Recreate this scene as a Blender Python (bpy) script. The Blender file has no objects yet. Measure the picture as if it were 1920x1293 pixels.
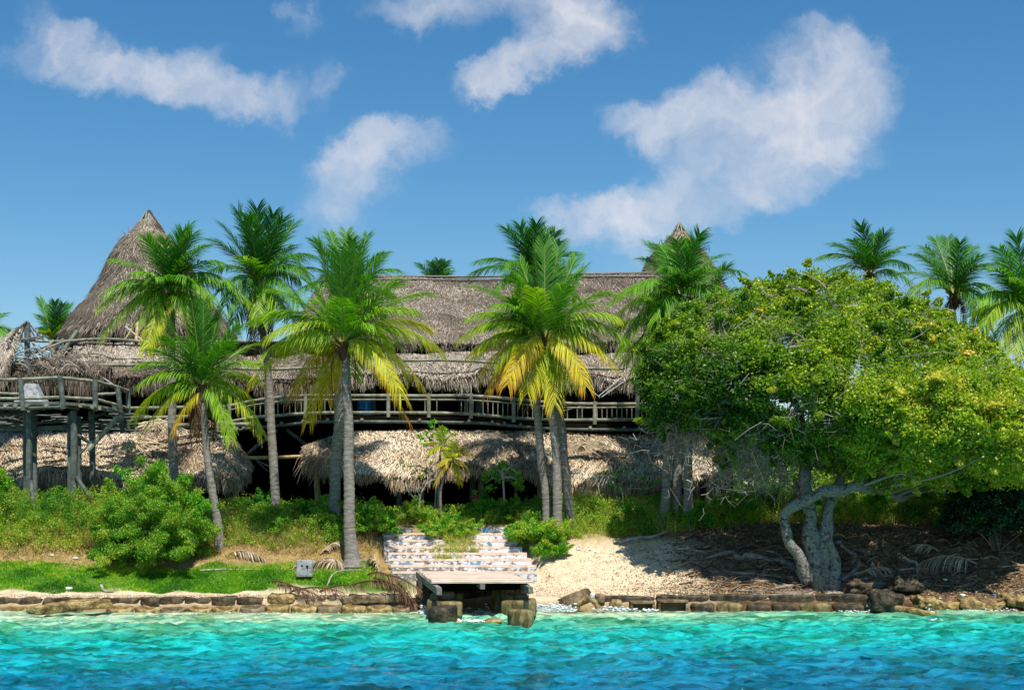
import bpy, math, random
import numpy as np
from mathutils import Vector, noise as mnoise

random.seed(7)
RNG = np.random.default_rng(11)
scene = bpy.context.scene
COL = scene.collection

# ------------------------------------------------------------------ camera
F = 2667.0            # focal length in photo pixels (1920 wide)
HY = 910.0            # horizon row in the photo
CAMZ = 3.6
cam_d = bpy.data.cameras.new("camera")
cam_d.sensor_width = 36.0
cam_d.lens = 36.0 * F / 1920.0
cam_d.shift_y = (HY - 646.5) / 1920.0
cam_d.clip_start = 0.5
cam_d.clip_end = 4000
cam = bpy.data.objects.new("camera", cam_d)
COL.objects.link(cam)
cam.location = (0, 0, CAMZ)
cam.rotation_euler = (math.radians(90), 0, 0)
scene.camera = cam


def P(x, y, Y):
    return Vector(((x - 960.0) * Y / F, Y, CAMZ - (y - HY) * Y / F))


# ------------------------------------------------------------------ world
SUN_EL, SUN_AZ = 62.0, 14.0       # azimuth: degrees to the right of straight behind the camera
w = bpy.data.worlds.new("World")
scene.world = w
w.use_nodes = True
nt = w.node_tree
nt.nodes.clear()
N = nt.nodes.new
L = nt.links.new


def wmath(op, a, b=None, c=None, clamp=False):
    n = N('ShaderNodeMath'); n.operation = op; n.use_clamp = clamp
    for i, v in enumerate((a, b, c)):
        if v is None: continue
        if isinstance(v, (int, float)): n.inputs[i].default_value = v
        else: L(v, n.inputs[i])
    return n.outputs[0]


out = N('ShaderNodeOutputWorld'); bg = N('ShaderNodeBackground')
sky = N('ShaderNodeTexSky'); sky.sky_type = 'NISHITA'; sky.sun_disc = False
sky.sun_elevation = math.radians(SUN_EL); sky.sun_rotation = math.radians(180 - SUN_AZ)
sky.altitude = 0; sky.air_density = 1.0; sky.dust_density = 0.4; sky.ozone_density = 4.0
hsv = N('ShaderNodeHueSaturation'); hsv.inputs['Saturation'].default_value = 1.30; hsv.inputs['Hue'].default_value = .494
hsv.inputs['Value'].default_value = 1.08
L(sky.outputs[0], hsv.inputs['Color'])
tc = N('ShaderNodeTexCoord')
sep = N('ShaderNodeSeparateXYZ'); L(tc.outputs['Generated'], sep.inputs[0])
ysafe = wmath('MAXIMUM', sep.outputs[1], 0.05)
u = wmath('DIVIDE', sep.outputs[0], ysafe)
v = wmath('DIVIDE', sep.outputs[2], ysafe)
comb = N('ShaderNodeCombineXYZ'); L(u, comb.inputs[0]); L(v, comb.inputs[1])
# distort with noise
nz1 = N('ShaderNodeTexNoise'); nz1.inputs['Scale'].default_value = 13; nz1.inputs['Detail'].default_value = 7
nz1.inputs['Roughness'].default_value = 0.63
L(comb.outputs[0], nz1.inputs['Vector'])
vs = N('ShaderNodeVectorMath'); vs.operation = 'SUBTRACT'; L(nz1.outputs['Color'], vs.inputs[0]); vs.inputs[1].default_value = (.5, .5, .5)
vm = N('ShaderNodeVectorMath'); vm.operation = 'MULTIPLY_ADD'; L(vs.outputs[0], vm.inputs[0]); vm.inputs[1].default_value = (.085, .085, 0)
L(comb.outputs[0], vm.inputs[2])
CL = [  # px, py, rx, ry, rotation (deg, clockwise in picture), strength
    (95, 60, 85, 48, 30, .55), (150, 95, 90, 42, 25, .75), (230, 120, 110, 48, 18, .62), (330, 155, 120, 50, 12, .9), (440, 180, 110, 34, 3, .85),
    (360, 110, 60, 60, 0, .5), (545, 180, 45, 45, 40, .6), (630, 130, 60, 55, -55, .55), (560, 30, 60, 25, 10, .42), (20, 85, 60, 30, 20, .48),
    (900, 5, 220, 55, 0, .85), (1080, 30, 110, 85, 0, .95), (1010, 110, 110, 52, -28, .95), (920, 155, 75, 36, -15, .9), (1150, 60, 45, 50, 0, .5),
    (720, 255, 115, 46, -14, .95), (640, 300, 80, 50, -20, .7), (660, 350, 120, 70, -30, .5), (610, 410, 60, 50, 0, .45),
    (1500, 110, 120, 85, 20, .55), (1480, 60, 60, 60, 0, .35), (1560, 160, 130, 85, 20, .95), (1600, 130, 90, 70, 0, .8), (1540, 240, 130, 80, -10, .9),
    (1290, 200, 130, 52, -12, .75), (1230, 225, 100, 35, 0, .7), (1360, 260, 110, 70, 0, .8), (1430, 190, 100, 60, 0, .75), (1430, 310, 150, 75, -12, .92),
    (1300, 350, 140, 55, -10, .92), (1200, 390, 150, 38, -3, .95), (1090, 395, 90, 42, 0, .9), (1400, 370, 130, 38, -5, .8), (1640, 120, 45, 50, 0, .3),
    (1180, 440, 150, 30, 0, .5), (1240, 480, 90, 30, -10, .45),
]
acc = None
for (px, py, rx, ry, rot, st) in CL:
    m1 = N('ShaderNodeVectorMath'); m1.operation = 'SUBTRACT'
    L(vm.outputs[0], m1.inputs[0]); m1.inputs[1].default_value = ((px - 960) / F, (HY - py) / F, 0)
    rt = N('ShaderNodeVectorRotate'); rt.rotation_type = 'Z_AXIS'; rt.inputs['Angle'].default_value = math.radians(rot)
    L(m1.outputs[0], rt.inputs['Vector'])
    m2 = N('ShaderNodeVectorMath'); m2.operation = 'DIVIDE'; L(rt.outputs[0], m2.inputs[0])
    m2.inputs[1].default_value = (rx * 1.15 / F, ry * 1.15 / F, 1)
    ln = N('ShaderNodeVectorMath'); ln.operation = 'LENGTH'; L(m2.outputs[0], ln.inputs[0])
    mr = N('ShaderNodeMapRange'); mr.interpolation_type = 'SMOOTHSTEP'
    mr.inputs['From Min'].default_value = 1.45; mr.inputs['From Max'].default_value = 0.15
    mr.inputs['To Min'].default_value = 0; mr.inputs['To Max'].default_value = st
    L(ln.outputs['Value'], mr.inputs['Value'])
    # smooth union 1-(1-a)(1-b)
    inv = wmath('SUBTRACT', 1.0, mr.outputs[0])
    acc = inv if acc is None else wmath('MULTIPLY', acc, inv)
dens = wmath('SUBTRACT', 1.0, acc)
nz2 = N('ShaderNodeTexNoise'); nz2.inputs['Scale'].default_value = 17; nz2.inputs['Detail'].default_value = 10
nz2.inputs['Roughness'].default_value = 0.6
L(vm.outputs[0], nz2.inputs['Vector'])
d2 = wmath('MULTIPLY_ADD', nz2.outputs['Fac'], 1.5, -0.75)
d3 = wmath('ADD', dens, d2)
mask = N('ShaderNodeMapRange'); mask.interpolation_type = 'SMOOTHSTEP'
mask.inputs['From Min'].default_value = .10; mask.inputs['From Max'].default_value = 1.55
mask.inputs['To Max'].default_value = 0.93
L(d3, mask.inputs['Value'])
infront = wmath('GREATER_THAN', sep.outputs[1], 0.1)
mk = wmath('MULTIPLY', mask.outputs[0], infront)
gate = wmath('MULTIPLY', mk, wmath('MULTIPLY', dens, 2.5, None, True))
cc = N('ShaderNodeMixRGB'); L(nz2.outputs['Fac'], cc.inputs[0])
cc.inputs[1].default_value = (4.8, 5.3, 6.2, 1); cc.inputs[2].default_value = (8.8, 8.5, 8.6, 1)
mx = N('ShaderNodeMixRGB'); L(gate, mx.inputs[0]); L(hsv.outputs[0], mx.inputs[1]); L(cc.outputs[0], mx.inputs[2])
L(mx.outputs[0], bg.inputs['Color']); bg.inputs['Strength'].default_value = 0.092
L(bg.outputs[0], out.inputs[0])

# ------------------------------------------------------------------ sun
sd = bpy.data.lights.new("sun", 'SUN'); sd.energy = 5.0; sd.angle = math.radians(0.5); sd.color = (1.0, 0.95, 0.86)
so = bpy.data.objects.new("sun", sd); COL.objects.link(so)
el, az = math.radians(SUN_EL), math.radians(SUN_AZ)
sdir = Vector((math.sin(az) * math.cos(el), -math.cos(az) * math.cos(el), math.sin(el)))   # towards the sun
so.rotation_euler = sdir.to_track_quat('Z', 'Y').to_euler()
so.location = sdir * 60

scene.view_settings.view_transform = 'Standard'
scene.view_settings.look = 'None'
scene.view_settings.exposure = 0.25
scene.view_settings.gamma = 1
scene.view_settings.use_curve_mapping = False
scene.render.engine = 'CYCLES'
scene.cycles.max_bounces = 6
scene.cycles.diffuse_bounces = 3
scene.cycles.transmission_bounces = 3
scene.cycles.use_denoising = True


# ------------------------------------------------------------------ materials
def new_mat(name):
    m = bpy.data.materials.new(name); m.use_nodes = True
    t = m.node_tree; t.nodes.clear()
    o = t.nodes.new('ShaderNodeOutputMaterial')
    return m, t, o


def ramp(t, stops):
    r = t.nodes.new('ShaderNodeValToRGB')
    e = r.color_ramp.elements
    while len(e) > 1: e.remove(e[-1])
    e[0].position = stops[0][0]; e[0].color = (*stops[0][1], 1)
    for p, c in stops[1:]:
        k = e.new(p); k.color = (*c, 1)
    return r


def leaf_mat(name, stops, chan=0, trans=0.35, rough=0.45, bright=0.35, spec=0.4):
    """foliage: colour from the attribute 'col' (chan 0 tint, 1 age); chan 2 varies the value"""
    m, t, o = new_mat(name)
    a = t.nodes.new('ShaderNodeAttribute'); a.attribute_name = 'col'
    s = t.nodes.new('ShaderNodeSeparateColor'); t.links.new(a.outputs['Color'], s.inputs[0])
    r = ramp(t, stops); t.links.new(s.outputs[chan], r.inputs[0])
    hs = t.nodes.new('ShaderNodeHueSaturation'); t.links.new(r.outputs[0], hs.inputs['Color'])
    mr = t.nodes.new('ShaderNodeMapRange'); mr.inputs['To Min'].default_value = 1 - bright; mr.inputs['To Max'].default_value = 1 + bright
    t.links.new(s.outputs[2], mr.inputs['Value']); t.links.new(mr.outputs[0], hs.inputs['Value'])
    b = t.nodes.new('ShaderNodeBsdfPrincipled'); b.inputs['Roughness'].default_value = rough
    b.inputs['Specular IOR Level'].default_value = spec
    t.links.new(hs.outputs[0], b.inputs['Base Color'])
    if trans > 0:
        tr = t.nodes.new('ShaderNodeBsdfTranslucent')
        h2 = t.nodes.new('ShaderNodeHueSaturation'); h2.inputs['Value'].default_value = 1.5; h2.inputs['Saturation'].default_value = 1.1
        t.links.new(hs.outputs[0], h2.inputs['Color']); t.links.new(h2.outputs[0], tr.inputs['Color'])
        mx = t.nodes.new('ShaderNodeMixShader'); mx.inputs[0].default_value = trans
        t.links.new(b.outputs[0], mx.inputs[1]); t.links.new(tr.outputs[0], mx.inputs[2])
        t.links.new(mx.outputs[0], o.inputs[0])
    else:
        t.links.new(b.outputs[0], o.inputs[0])
    return m


def rough_mat(name, stops, scale=6.0, rough=0.85, bump=0.4, stretch=(1, 1, 1), detail=8, spec=0.2, bscale=None, dist=0.03):
    """noise-driven rough surface (wood, concrete, bark, stone)"""
    m, t, o = new_mat(name)
    c = t.nodes.new('ShaderNodeTexCoord'); mp = t.nodes.new('ShaderNodeMapping'); mp.inputs['Scale'].default_value = stretch
    t.links.new(c.outputs['Object'], mp.inputs[0])
    n = t.nodes.new('ShaderNodeTexNoise'); n.inputs['Scale'].default_value = scale; n.inputs['Detail'].default_value = detail
    n.inputs['Roughness'].default_value = 0.65
    t.links.new(mp.outputs[0], n.inputs['Vector'])
    r = ramp(t, stops); t.links.new(n.outputs['Fac'], r.inputs[0])
    b = t.nodes.new('ShaderNodeBsdfPrincipled'); b.inputs['Roughness'].default_value = rough
    b.inputs['Specular IOR Level'].default_value = spec
    t.links.new(r.outputs[0], b.inputs['Base Color'])
    n2 = t.nodes.new('ShaderNodeTexNoise'); n2.inputs['Scale'].default_value = bscale or scale * 3; n2.inputs['Detail'].default_value = 6
    t.links.new(mp.outputs[0], n2.inputs['Vector'])
    bp = t.nodes.new('ShaderNodeBump'); bp.inputs['Strength'].default_value = bump; bp.inputs['Distance'].default_value = dist
    t.links.new(n2.outputs['Fac'], bp.inputs['Height']); t.links.new(bp.outputs[0], b.inputs['Normal'])
    t.links.new(b.outputs[0], o.inputs[0])
    return m


M = {}
M['palm'] = leaf_mat('palm_leaf', [(0, (.018, .085, .018)), (.22, (.05, .20, .02)), (.45, (.14, .35, .02)), (.64, (.30, .46, .025)),
                                   (.80, (.52, .52, .03)), (.93, (.68, .46, .03)), (1, (.50, .20, .02))], chan=1, trans=.35, rough=.5, bright=.35, spec=.3)
M['rachis'] = leaf_mat('palm_rachis', [(0, (.10, .16, .02)), (.5, (.25, .27, .04)), (1, (.50, .34, .05))], chan=1, trans=0, rough=.5)
M['deadfrond'] = leaf_mat('dead_frond', [(0, (.035, .016, .009)), (.5, (.11, .05, .022)), (1, (.24, .14, .07))], chan=0, trans=.1, rough=.8)
M['greyfrond'] = leaf_mat('grey_dead_frond', [(0, (.14, .09, .055)), (.5, (.36, .26, .16)), (1, (.60, .48, .33))], chan=0, trans=.05, rough=.8)
M['palmtrunk'] = rough_mat('palm_trunk', [(.25, (.07, .06, .05)), (.45, (.22, .195, .165)), (.6, (.33, .30, .26)), (.8, (.45, .42, .37))], scale=5, stretch=(1, 1, 5), bump=.7, bscale=18)
M['treeleaf'] = leaf_mat('tree_leaf', [(0, (.02, .09, .006)), (.3, (.10, .24, .013)), (.6, (.28, .42, .025)), (.88, (.52, .58, .05)), (1, (.70, .58, .12))], trans=.42, rough=.42)
M['bushleaf'] = leaf_mat('bush_leaf', [(0, (.015, .09, .008)), (.35, (.05, .24, .012)), (.65, (.14, .40, .018)), (.88, (.32, .54, .03)), (1, (.52, .52, .08))], trans=.38, rough=.45)
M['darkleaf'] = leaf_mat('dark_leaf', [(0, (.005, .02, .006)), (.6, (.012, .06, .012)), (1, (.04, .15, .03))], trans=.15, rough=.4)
M['weedleaf'] = leaf_mat('weed_leaf', [(0, (.035, .15, .012)), (.3, (.12, .33, .018)), (.55, (.30, .44, .035)), (.75, (.48, .48, .08)), (1, (.62, .50, .18))], trans=.42, rough=.6)
M['grass'] = leaf_mat('lawn_grass', [(0, (.03, .15, .004)), (.4, (.10, .34, .006)), (.7, (.26, .50, .010)), (1, (.60, .52, .08))], trans=.3, rough=.5)
M['drygrass'] = leaf_mat('dry_grass', [(0, (.12, .13, .02)), (.35, (.30, .22, .07)), (.7, (.50, .34, .13)), (1, (.62, .48, .24))], trans=.15, rough=.7)
M['areca'] = leaf_mat('areca_leaf', [(0, (.06, .2, .01)), (.5, (.38, .42, .015)), (1, (.72, .42, .02))], chan=1, trans=.3)
M['redpetal'] = leaf_mat('red_petal', [(0, (.25, .005, .02)), (1, (.6, .01, .06))], trans=.2)
M['orangepetal'] = leaf_mat('orange_petal', [(0, (.6, .08, .01)), (1, (.8, .18, .02))], trans=.2)
M['litter'] = leaf_mat('fallen_leaf', [(0, (.022, .013, .008)), (.5, (.12, .07, .035)), (.8, (.32, .21, .10)), (1, (.60, .48, .28))], trans=0, rough=.8)
M['twig'] = leaf_mat('twig', [(0, (.10, .085, .06)), (.5, (.25, .22, .17)), (1, (.45, .41, .34))], trans=0, rough=.8)
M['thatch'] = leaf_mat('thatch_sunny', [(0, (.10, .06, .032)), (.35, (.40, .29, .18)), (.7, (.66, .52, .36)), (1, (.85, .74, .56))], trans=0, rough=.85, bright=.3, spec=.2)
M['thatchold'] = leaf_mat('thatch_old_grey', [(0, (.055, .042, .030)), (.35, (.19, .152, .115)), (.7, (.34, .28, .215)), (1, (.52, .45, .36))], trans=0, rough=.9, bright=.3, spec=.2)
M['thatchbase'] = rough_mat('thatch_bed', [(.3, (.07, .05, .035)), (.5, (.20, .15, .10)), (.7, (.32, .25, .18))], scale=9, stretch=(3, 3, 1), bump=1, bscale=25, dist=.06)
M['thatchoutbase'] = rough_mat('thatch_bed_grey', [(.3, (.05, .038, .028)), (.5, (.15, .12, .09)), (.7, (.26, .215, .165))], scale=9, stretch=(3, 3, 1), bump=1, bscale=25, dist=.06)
M['pole'] = rough_mat('weathered_pole', [(.3, (.10, .10, .065)), (.5, (.24, .24, .17)), (.7, (.40, .40, .30))], scale=4, bump=.3)
M['poledark'] = rough_mat('grey_green_timber', [(.3, (.05, .06, .055)), (.5, (.10, .12, .105)), (.7, (.19, .215, .19))], scale=4, bump=.3)
M['polewarm'] = rough_mat('yellow_bamboo', [(.3, (.24, .17, .07)), (.5, (.40, .30, .13)), (.7, (.55, .45, .24))], scale=5, bump=.2)
M['shadewood'] = rough_mat('shade_dark_timber', [(.3, (.006, .005, .004)), (.6, (.014, .011, .009)), (.8, (.03, .022, .016))], scale=3, bump=.3, spec=.0, rough=1.0)  # interior shade put into near-black timber; the rust streak shares it
M['bark'] = rough_mat('mottled_bark', [(.30, (.03, .024, .02)), (.44, (.15, .12, .095)), (.50, (.33, .32, .27)), (.56, (.16, .125, .095)), (.64, (.30, .285, .24)), (.75, (.50, .50, .45))], scale=5.5, bump=.9, bscale=14, dist=.05)
M['root'] = rough_mat('brown_root', [(.3, (.06, .045, .035)), (.5, (.24, .19, .15)), (.7, (.48, .41, .34))], scale=5, bump=.8)
M['driftwood'] = rough_mat('grey_driftwood', [(.3, (.16, .13, .10)), (.5, (.36, .31, .25)), (.7, (.55, .50, .42))], scale=6, bump=.5)
M['plank'] = rough_mat('bleached_planks', [(.3, (.36, .28, .20)), (.5, (.62, .51, .40)), (.7, (.78, .68, .58))], scale=3, stretch=(.5, 6, 4), bump=.3)
M['greybeam'] = rough_mat('grey_beam', [(.3, (.08, .07, .055)), (.5, (.20, .18, .15)), (.7, (.38, .35, .31))], scale=4, stretch=(4, 1, 4), bump=.4)
M['concrete'] = rough_mat('stained_concrete', [(.3, (.03, .02, .012)), (.45, (.12, .085, .045)), (.58, (.25, .19, .11)), (.75, (.46, .38, .26))], scale=3.2, bump=.9, bscale=12, dist=.05)
M['rock'] = rough_mat('yellow_rock', [(.32, (.035, .025, .012)), (.45, (.19, .13, .05)), (.58, (.40, .29, .12)), (.75, (.62, .50, .28))], scale=4, bump=1, bscale=14, dist=.06)
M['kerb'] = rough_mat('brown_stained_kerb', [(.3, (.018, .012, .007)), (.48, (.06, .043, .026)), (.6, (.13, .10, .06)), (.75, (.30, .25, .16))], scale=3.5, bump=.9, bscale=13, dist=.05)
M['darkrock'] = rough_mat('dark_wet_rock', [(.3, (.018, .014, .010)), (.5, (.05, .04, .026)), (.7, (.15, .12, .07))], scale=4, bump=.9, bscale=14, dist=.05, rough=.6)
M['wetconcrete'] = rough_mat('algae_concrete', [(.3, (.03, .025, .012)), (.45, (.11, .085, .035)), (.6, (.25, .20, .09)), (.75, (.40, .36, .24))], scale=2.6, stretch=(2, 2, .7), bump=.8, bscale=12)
M['white'] = rough_mat('white_litter', [(.3, (.6, .6, .6)), (.7, (.82, .82, .8))], scale=6, bump=.2)
M['blue'] = rough_mat('blue_plastic', [(.3, (.02, .12, .3)), (.7, (.05, .25, .5))], scale=6, bump=.1, rough=.4)
M['tealplastic'] = rough_mat('teal_plastic', [(.3, (.05, .4, .45)), (.7, (.12, .55, .6))], scale=6, bump=.1, rough=.4)
M['board'] = rough_mat('tan_board', [(.3, (.35, .25, .16)), (.7, (.5, .38, .26))], scale=6, bump=.1)
M['rope'] = rough_mat('pale_rope', [(.3, (.35, .33, .30)), (.7, (.6, .58, .55))], scale=20, bump=.2)
M['foam'] = rough_mat('sea_foam', [(.3, (.75, .82, .8)), (.7, (.9, .93, .92))], scale=9, bump=.2, rough=.6)
M['paleplaster'] = rough_mat('grey_plaster', [(.35, (.14, .14, .13)), (.47, (.30, .32, .32)), (.7, (.44, .47, .48))], scale=6, bump=.2)


def paint_mat(name, coverage):
    """flaking pale blue-white paint over brown-grey concrete"""
    m, t, o = new_mat(name)
    c = t.nodes.new('ShaderNodeTexCoord')
    mp = t.nodes.new('ShaderNodeMapping'); mp.inputs['Scale'].default_value = (1, 1, 1.6); t.links.new(c.outputs['Object'], mp.inputs[0])
    n = t.nodes.new('ShaderNodeTexNoise'); n.inputs['Scale'].default_value = 6.5; n.inputs['Detail'].default_value = 9; n.inputs['Roughness'].default_value = .68
    t.links.new(mp.outputs[0], n.inputs['Vector'])
    # more wear to the left (local -x)
    sx = t.nodes.new('ShaderNodeSeparateXYZ'); t.links.new(c.outputs['Object'], sx.inputs[0])
    wr = t.nodes.new('ShaderNodeMapRange'); wr.inputs['From Min'].default_value = -2.2; wr.inputs['From Max'].default_value = 2.2
    wr.inputs['To Min'].default_value = -.05; wr.inputs['To Max'].default_value = .05; t.links.new(sx.outputs[0], wr.inputs['Value'])
    ad = t.nodes.new('ShaderNodeMath'); t.links.new(n.outputs['Fac'], ad.inputs[0]); t.links.new(wr.outputs[0], ad.inputs[1])
    th = t.nodes.new('ShaderNodeMapRange'); th.inputs['From Min'].default_value = coverage - .012; th.inputs['From Max'].default_value = coverage + .012
    t.links.new(ad.outputs[0], th.inputs['Value'])
    n3 = t.nodes.new('ShaderNodeTexNoise'); n3.inputs['Scale'].default_value = 2.6; n3.inputs['Detail'].default_value = 4
    t.links.new(c.outputs['Object'], n3.inputs['Vector'])
    bl = ramp(t, [(0, (.68, .68, .70)), (.60, (.70, .70, .72)), (.635, (.08, .26, .48)), (.70, (.14, .40, .55)), (1, (.1, .3, .5))])
    t.links.new(n3.outputs['Fac'], bl.inputs[0])
    br = ramp(t, [(.3, (.12, .10, .08)), (.55, (.25, .21, .17)), (.75, (.42, .37, .31))])
    n4 = t.nodes.new('ShaderNodeTexNoise'); n4.inputs['Scale'].default_value = 14; t.links.new(c.outputs['Object'], n4.inputs['Vector'])
    t.links.new(n4.outputs['Fac'], br.inputs[0])
    mxc = t.nodes.new('ShaderNodeMixRGB'); t.links.new(th.outputs[0], mxc.inputs[0]); t.links.new(br.outputs[0], mxc.inputs[1]); t.links.new(bl.outputs[0], mxc.inputs[2])
    b = t.nodes.new('ShaderNodeBsdfPrincipled'); b.inputs['Roughness'].default_value = .8
    t.links.new(mxc.outputs[0], b.inputs['Base Color'])
    bp = t.nodes.new('ShaderNodeBump'); bp.inputs['Strength'].default_value = .5; bp.inputs['Distance'].default_value = .01
    t.links.new(th.outputs[0], bp.inputs['Height']); t.links.new(bp.outputs[0], b.inputs['Normal'])
    t.links.new(b.outputs[0], o.inputs[0])
    return m


M['paint'] = paint_mat('flaking_white_paint', .45)
M['paintworn'] = paint_mat('worn_white_paint', .51)
M['paintblue'] = paint_mat('flaking_pale_blue_paint', .455)
M['tread'] = rough_mat('sandy_tread', [(.3, (.34, .22, .14)), (.5, (.54, .40, .30)), (.7, (.66, .56, .48))], scale=5, bump=.5)


# ------------------------------------------------------------------ mesh builder
class MB:
    def __init__(s):
        s.v = []; s.q = []; s.t = []; s.c = []; s.n = 0

    def add(s, v, quads=None, tris=None, col=(.5, .5, .5)):
        v = np.asarray(v, dtype=np.float64).reshape(-1, 3)
        if quads is not None and len(quads): s.q.append(np.asarray(quads, dtype=np.int64).reshape(-1, 4) + s.n)
        if tris is not None and len(tris): s.t.append(np.asarray(tris, dtype=np.int64).reshape(-1, 3) + s.n)
        c = np.asarray(col, dtype=np.float64)
        if c.ndim == 1: c = np.tile(c, (len(v), 1))
        s.v.append(v); s.c.append(c); s.n += len(v)

    def tube(s, pts, rad, seg=8, col=(.5, .5, .5), cap=True, rough=0.0, ring=None):
        pts = np.array([tuple(p) for p in pts], dtype=float); n = len(pts)
        rad = np.broadcast_to(np.asarray(rad, dtype=float), (n,)).copy()
        tan = np.gradient(pts, axis=0); tan /= np.linalg.norm(tan, axis=1, keepdims=True) + 1e-9
        ref = np.array([0, 0, 1.0]) if abs(tan[:, 2].mean()) < .8 else np.array([1.0, 0, 0])
        nrm = np.cross(tan, ref); nrm /= np.linalg.norm(nrm, axis=1, keepdims=True) + 1e-9
        bi = np.cross(tan, nrm)
        a = np.linspace(0, 2 * np.pi, seg, endpoint=False)
        r = rad[:, None] * np.ones(seg)[None]
        if rough: r = r * (1 + RNG.uniform(-rough, rough, r.shape))
        v = pts[:, None] + r[..., None] * (np.cos(a)[None, :, None] * nrm[:, None] + np.sin(a)[None, :, None] * bi[:, None])
        i = np.arange(n - 1)[:, None] * seg; j = np.arange(seg)[None]; k = (j + 1) % seg
        q = np.stack([i + j, i + k, i + seg + k, i + seg + j], -1).reshape(-1, 4)
        vv = v.reshape(-1, 3); tr = []
        if cap:
            vv = np.vstack([vv, pts[0], pts[-1]]); e = n * seg
            for jj in range(seg):
                tr.append((e, (jj + 1) % seg, jj)); tr.append((e + 1, (n - 1) * seg + jj, (n - 1) * seg + (jj + 1) % seg))
        s.add(vv, q, tr, col)

    def box(s, c, size, rot=(0, 0, 0), col=(.5, .5, .5)):
        from mathutils import Euler
        R = Euler(rot).to_matrix(); h = Vector(size) / 2
        vs = []
        for z in (-1, 1):
            for y in (-1, 1):
                for x in (-1, 1):
                    vs.append(tuple(Vector(c) + R @ Vector((x * h.x, y * h.y, z * h.z))))
        q = [(0, 2, 3, 1), (4, 5, 7, 6), (0, 1, 5, 4), (2, 6, 7, 3), (0, 4, 6, 2), (1, 3, 7, 5)]
        s.add(vs, q, None, col)

    def rough(s, c, size, rot=(0, 0, 0), amp=.05, k=8, n=8, freq=2.0, col=(.5, .5, .5), fn=None):
        """rounded, noise-worn block (k=2 is a boulder, k=8+ a block)"""
        from mathutils import Euler
        R = Euler(rot).to_matrix(); size = np.array(size) / 2
        g = np.linspace(-1, 1, n + 1); A, B = np.meshgrid(g, g, indexing='ij')
        off = Vector((random.uniform(0, 99), random.uniform(0, 99), random.uniform(0, 99)))
        for ax in range(3):
            for sg in (-1, 1):
                p = np.empty((n + 1, n + 1, 3)); o = [i for i in range(3) if i != ax]
                p[..., ax] = sg; p[..., o[0]] = A; p[..., o[1]] = B
                p = p.reshape(-1, 3)
                nr = (np.abs(p) ** k).sum(1) ** (1 / k); p = p / nr[:, None]
                w_ = p * size
                out_ = []
                for pp, ww in zip(p, w_):
                    d = mnoise.fractal(Vector(ww) * freq + off, 1.0, 2.0, 4) * amp
                    x = Vector(ww) + Vector(pp).normalized() * d
                    if fn: x = fn(x)
                    out_.append(tuple(Vector(c) + R @ x))
                i = np.arange(n)[:, None] * (n + 1); j = np.arange(n)[None]
                q = np.stack([i + j, i + n + 1 + j, i + n + 2 + j, i + j + 1], -1).reshape(-1, 4)
                if (sg < 0) ^ (ax == 1): q = q[:, ::-1]
                s.add(out_, q, None, col)

    def build(s, name, mat, parent=None, smooth=False, origin=None):
        me = bpy.data.meshes.new(name)
        V = np.vstack(s.v); Cc = np.vstack(s.c)
        org = Vector((0, 0, 0))
        if parent is not None: org = Vector(parent['_o']) if '_o' in parent else Vector((0, 0, 0))
        elif origin is not None: org = Vector(origin)
        V = V - np.array(org)
        me.vertices.add(len(V)); me.vertices.foreach_set('co', V.astype(np.float32).ravel())
        q = np.vstack(s.q) if s.q else np.zeros((0, 4), int); t = np.vstack(s.t) if s.t else np.zeros((0, 3), int)
        loops = np.concatenate([q.ravel(), t.ravel()])
        me.loops.add(len(loops)); me.loops.foreach_set('vertex_index', loops.astype(np.int32))
        tot = np.concatenate([np.full(len(q), 4), np.full(len(t), 3)]); st = np.concatenate([[0], np.cumsum(tot)[:-1]])
        me.polygons.add(len(tot)); me.polygons.foreach_set('loop_start', st.astype(np.int32)); me.polygons.foreach_set('loop_total', tot.astype(np.int32))
        me.polygons.foreach_set('use_smooth', np.full(len(tot), smooth))
        me.update(calc_edges=True)
        ca = me.color_attributes.new('col', 'FLOAT_COLOR', 'POINT')
        ca.data.foreach_set('color', np.hstack([Cc, np.ones((len(Cc), 1))]).astype(np.float32).ravel())
        me.validate()
        me.materials.append(mat)
        o = bpy.data.objects.new(name, me); COL.objects.link(o)
        if parent is not None:
            o.parent = parent; o['_o'] = tuple(org)
        else:
            o.location = org; o['_o'] = tuple(org)
        return o


def tag(o, label, cat, group=None, kind=None):
    o['label'] = label; o['category'] = cat
    if group: o['group'] = group
    if kind: o['kind'] = kind
    return o


def thing(name, label, cat, loc, group=None):
    o = bpy.data.objects.new(name, None); COL.objects.link(o)
    o.empty_display_size = .2
    o.location = loc; o['_o'] = tuple(loc)
    return tag(o, label, cat, group)


def crom(pts, n=8):
    """smooth a polyline"""
    pts = [Vector(p) for p in pts]
    if len(pts) < 3: return [pts[0].lerp(pts[-1], i / n) for i in range(n + 1)]
    P_ = [pts[0] * 2 - pts[1]] + pts + [pts[-1] * 2 - pts[-2]]; out_ = []
    for i in range(1, len(P_) - 2):
        p0, p1, p2, p3 = P_[i - 1:i + 3]
        for k in range(n):
            t = k / n
            out_.append(.5 * ((2 * p1) + (p2 - p0) * t + (2 * p0 - 5 * p1 + 4 * p2 - p3) * t * t + (3 * p1 - p0 - 3 * p2 + p3) * t ** 3))
    out_.append(pts[-1]); return out_


def unit(a):
    return a / (np.linalg.norm(a, axis=-1, keepdims=True) + 1e-9)


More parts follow.
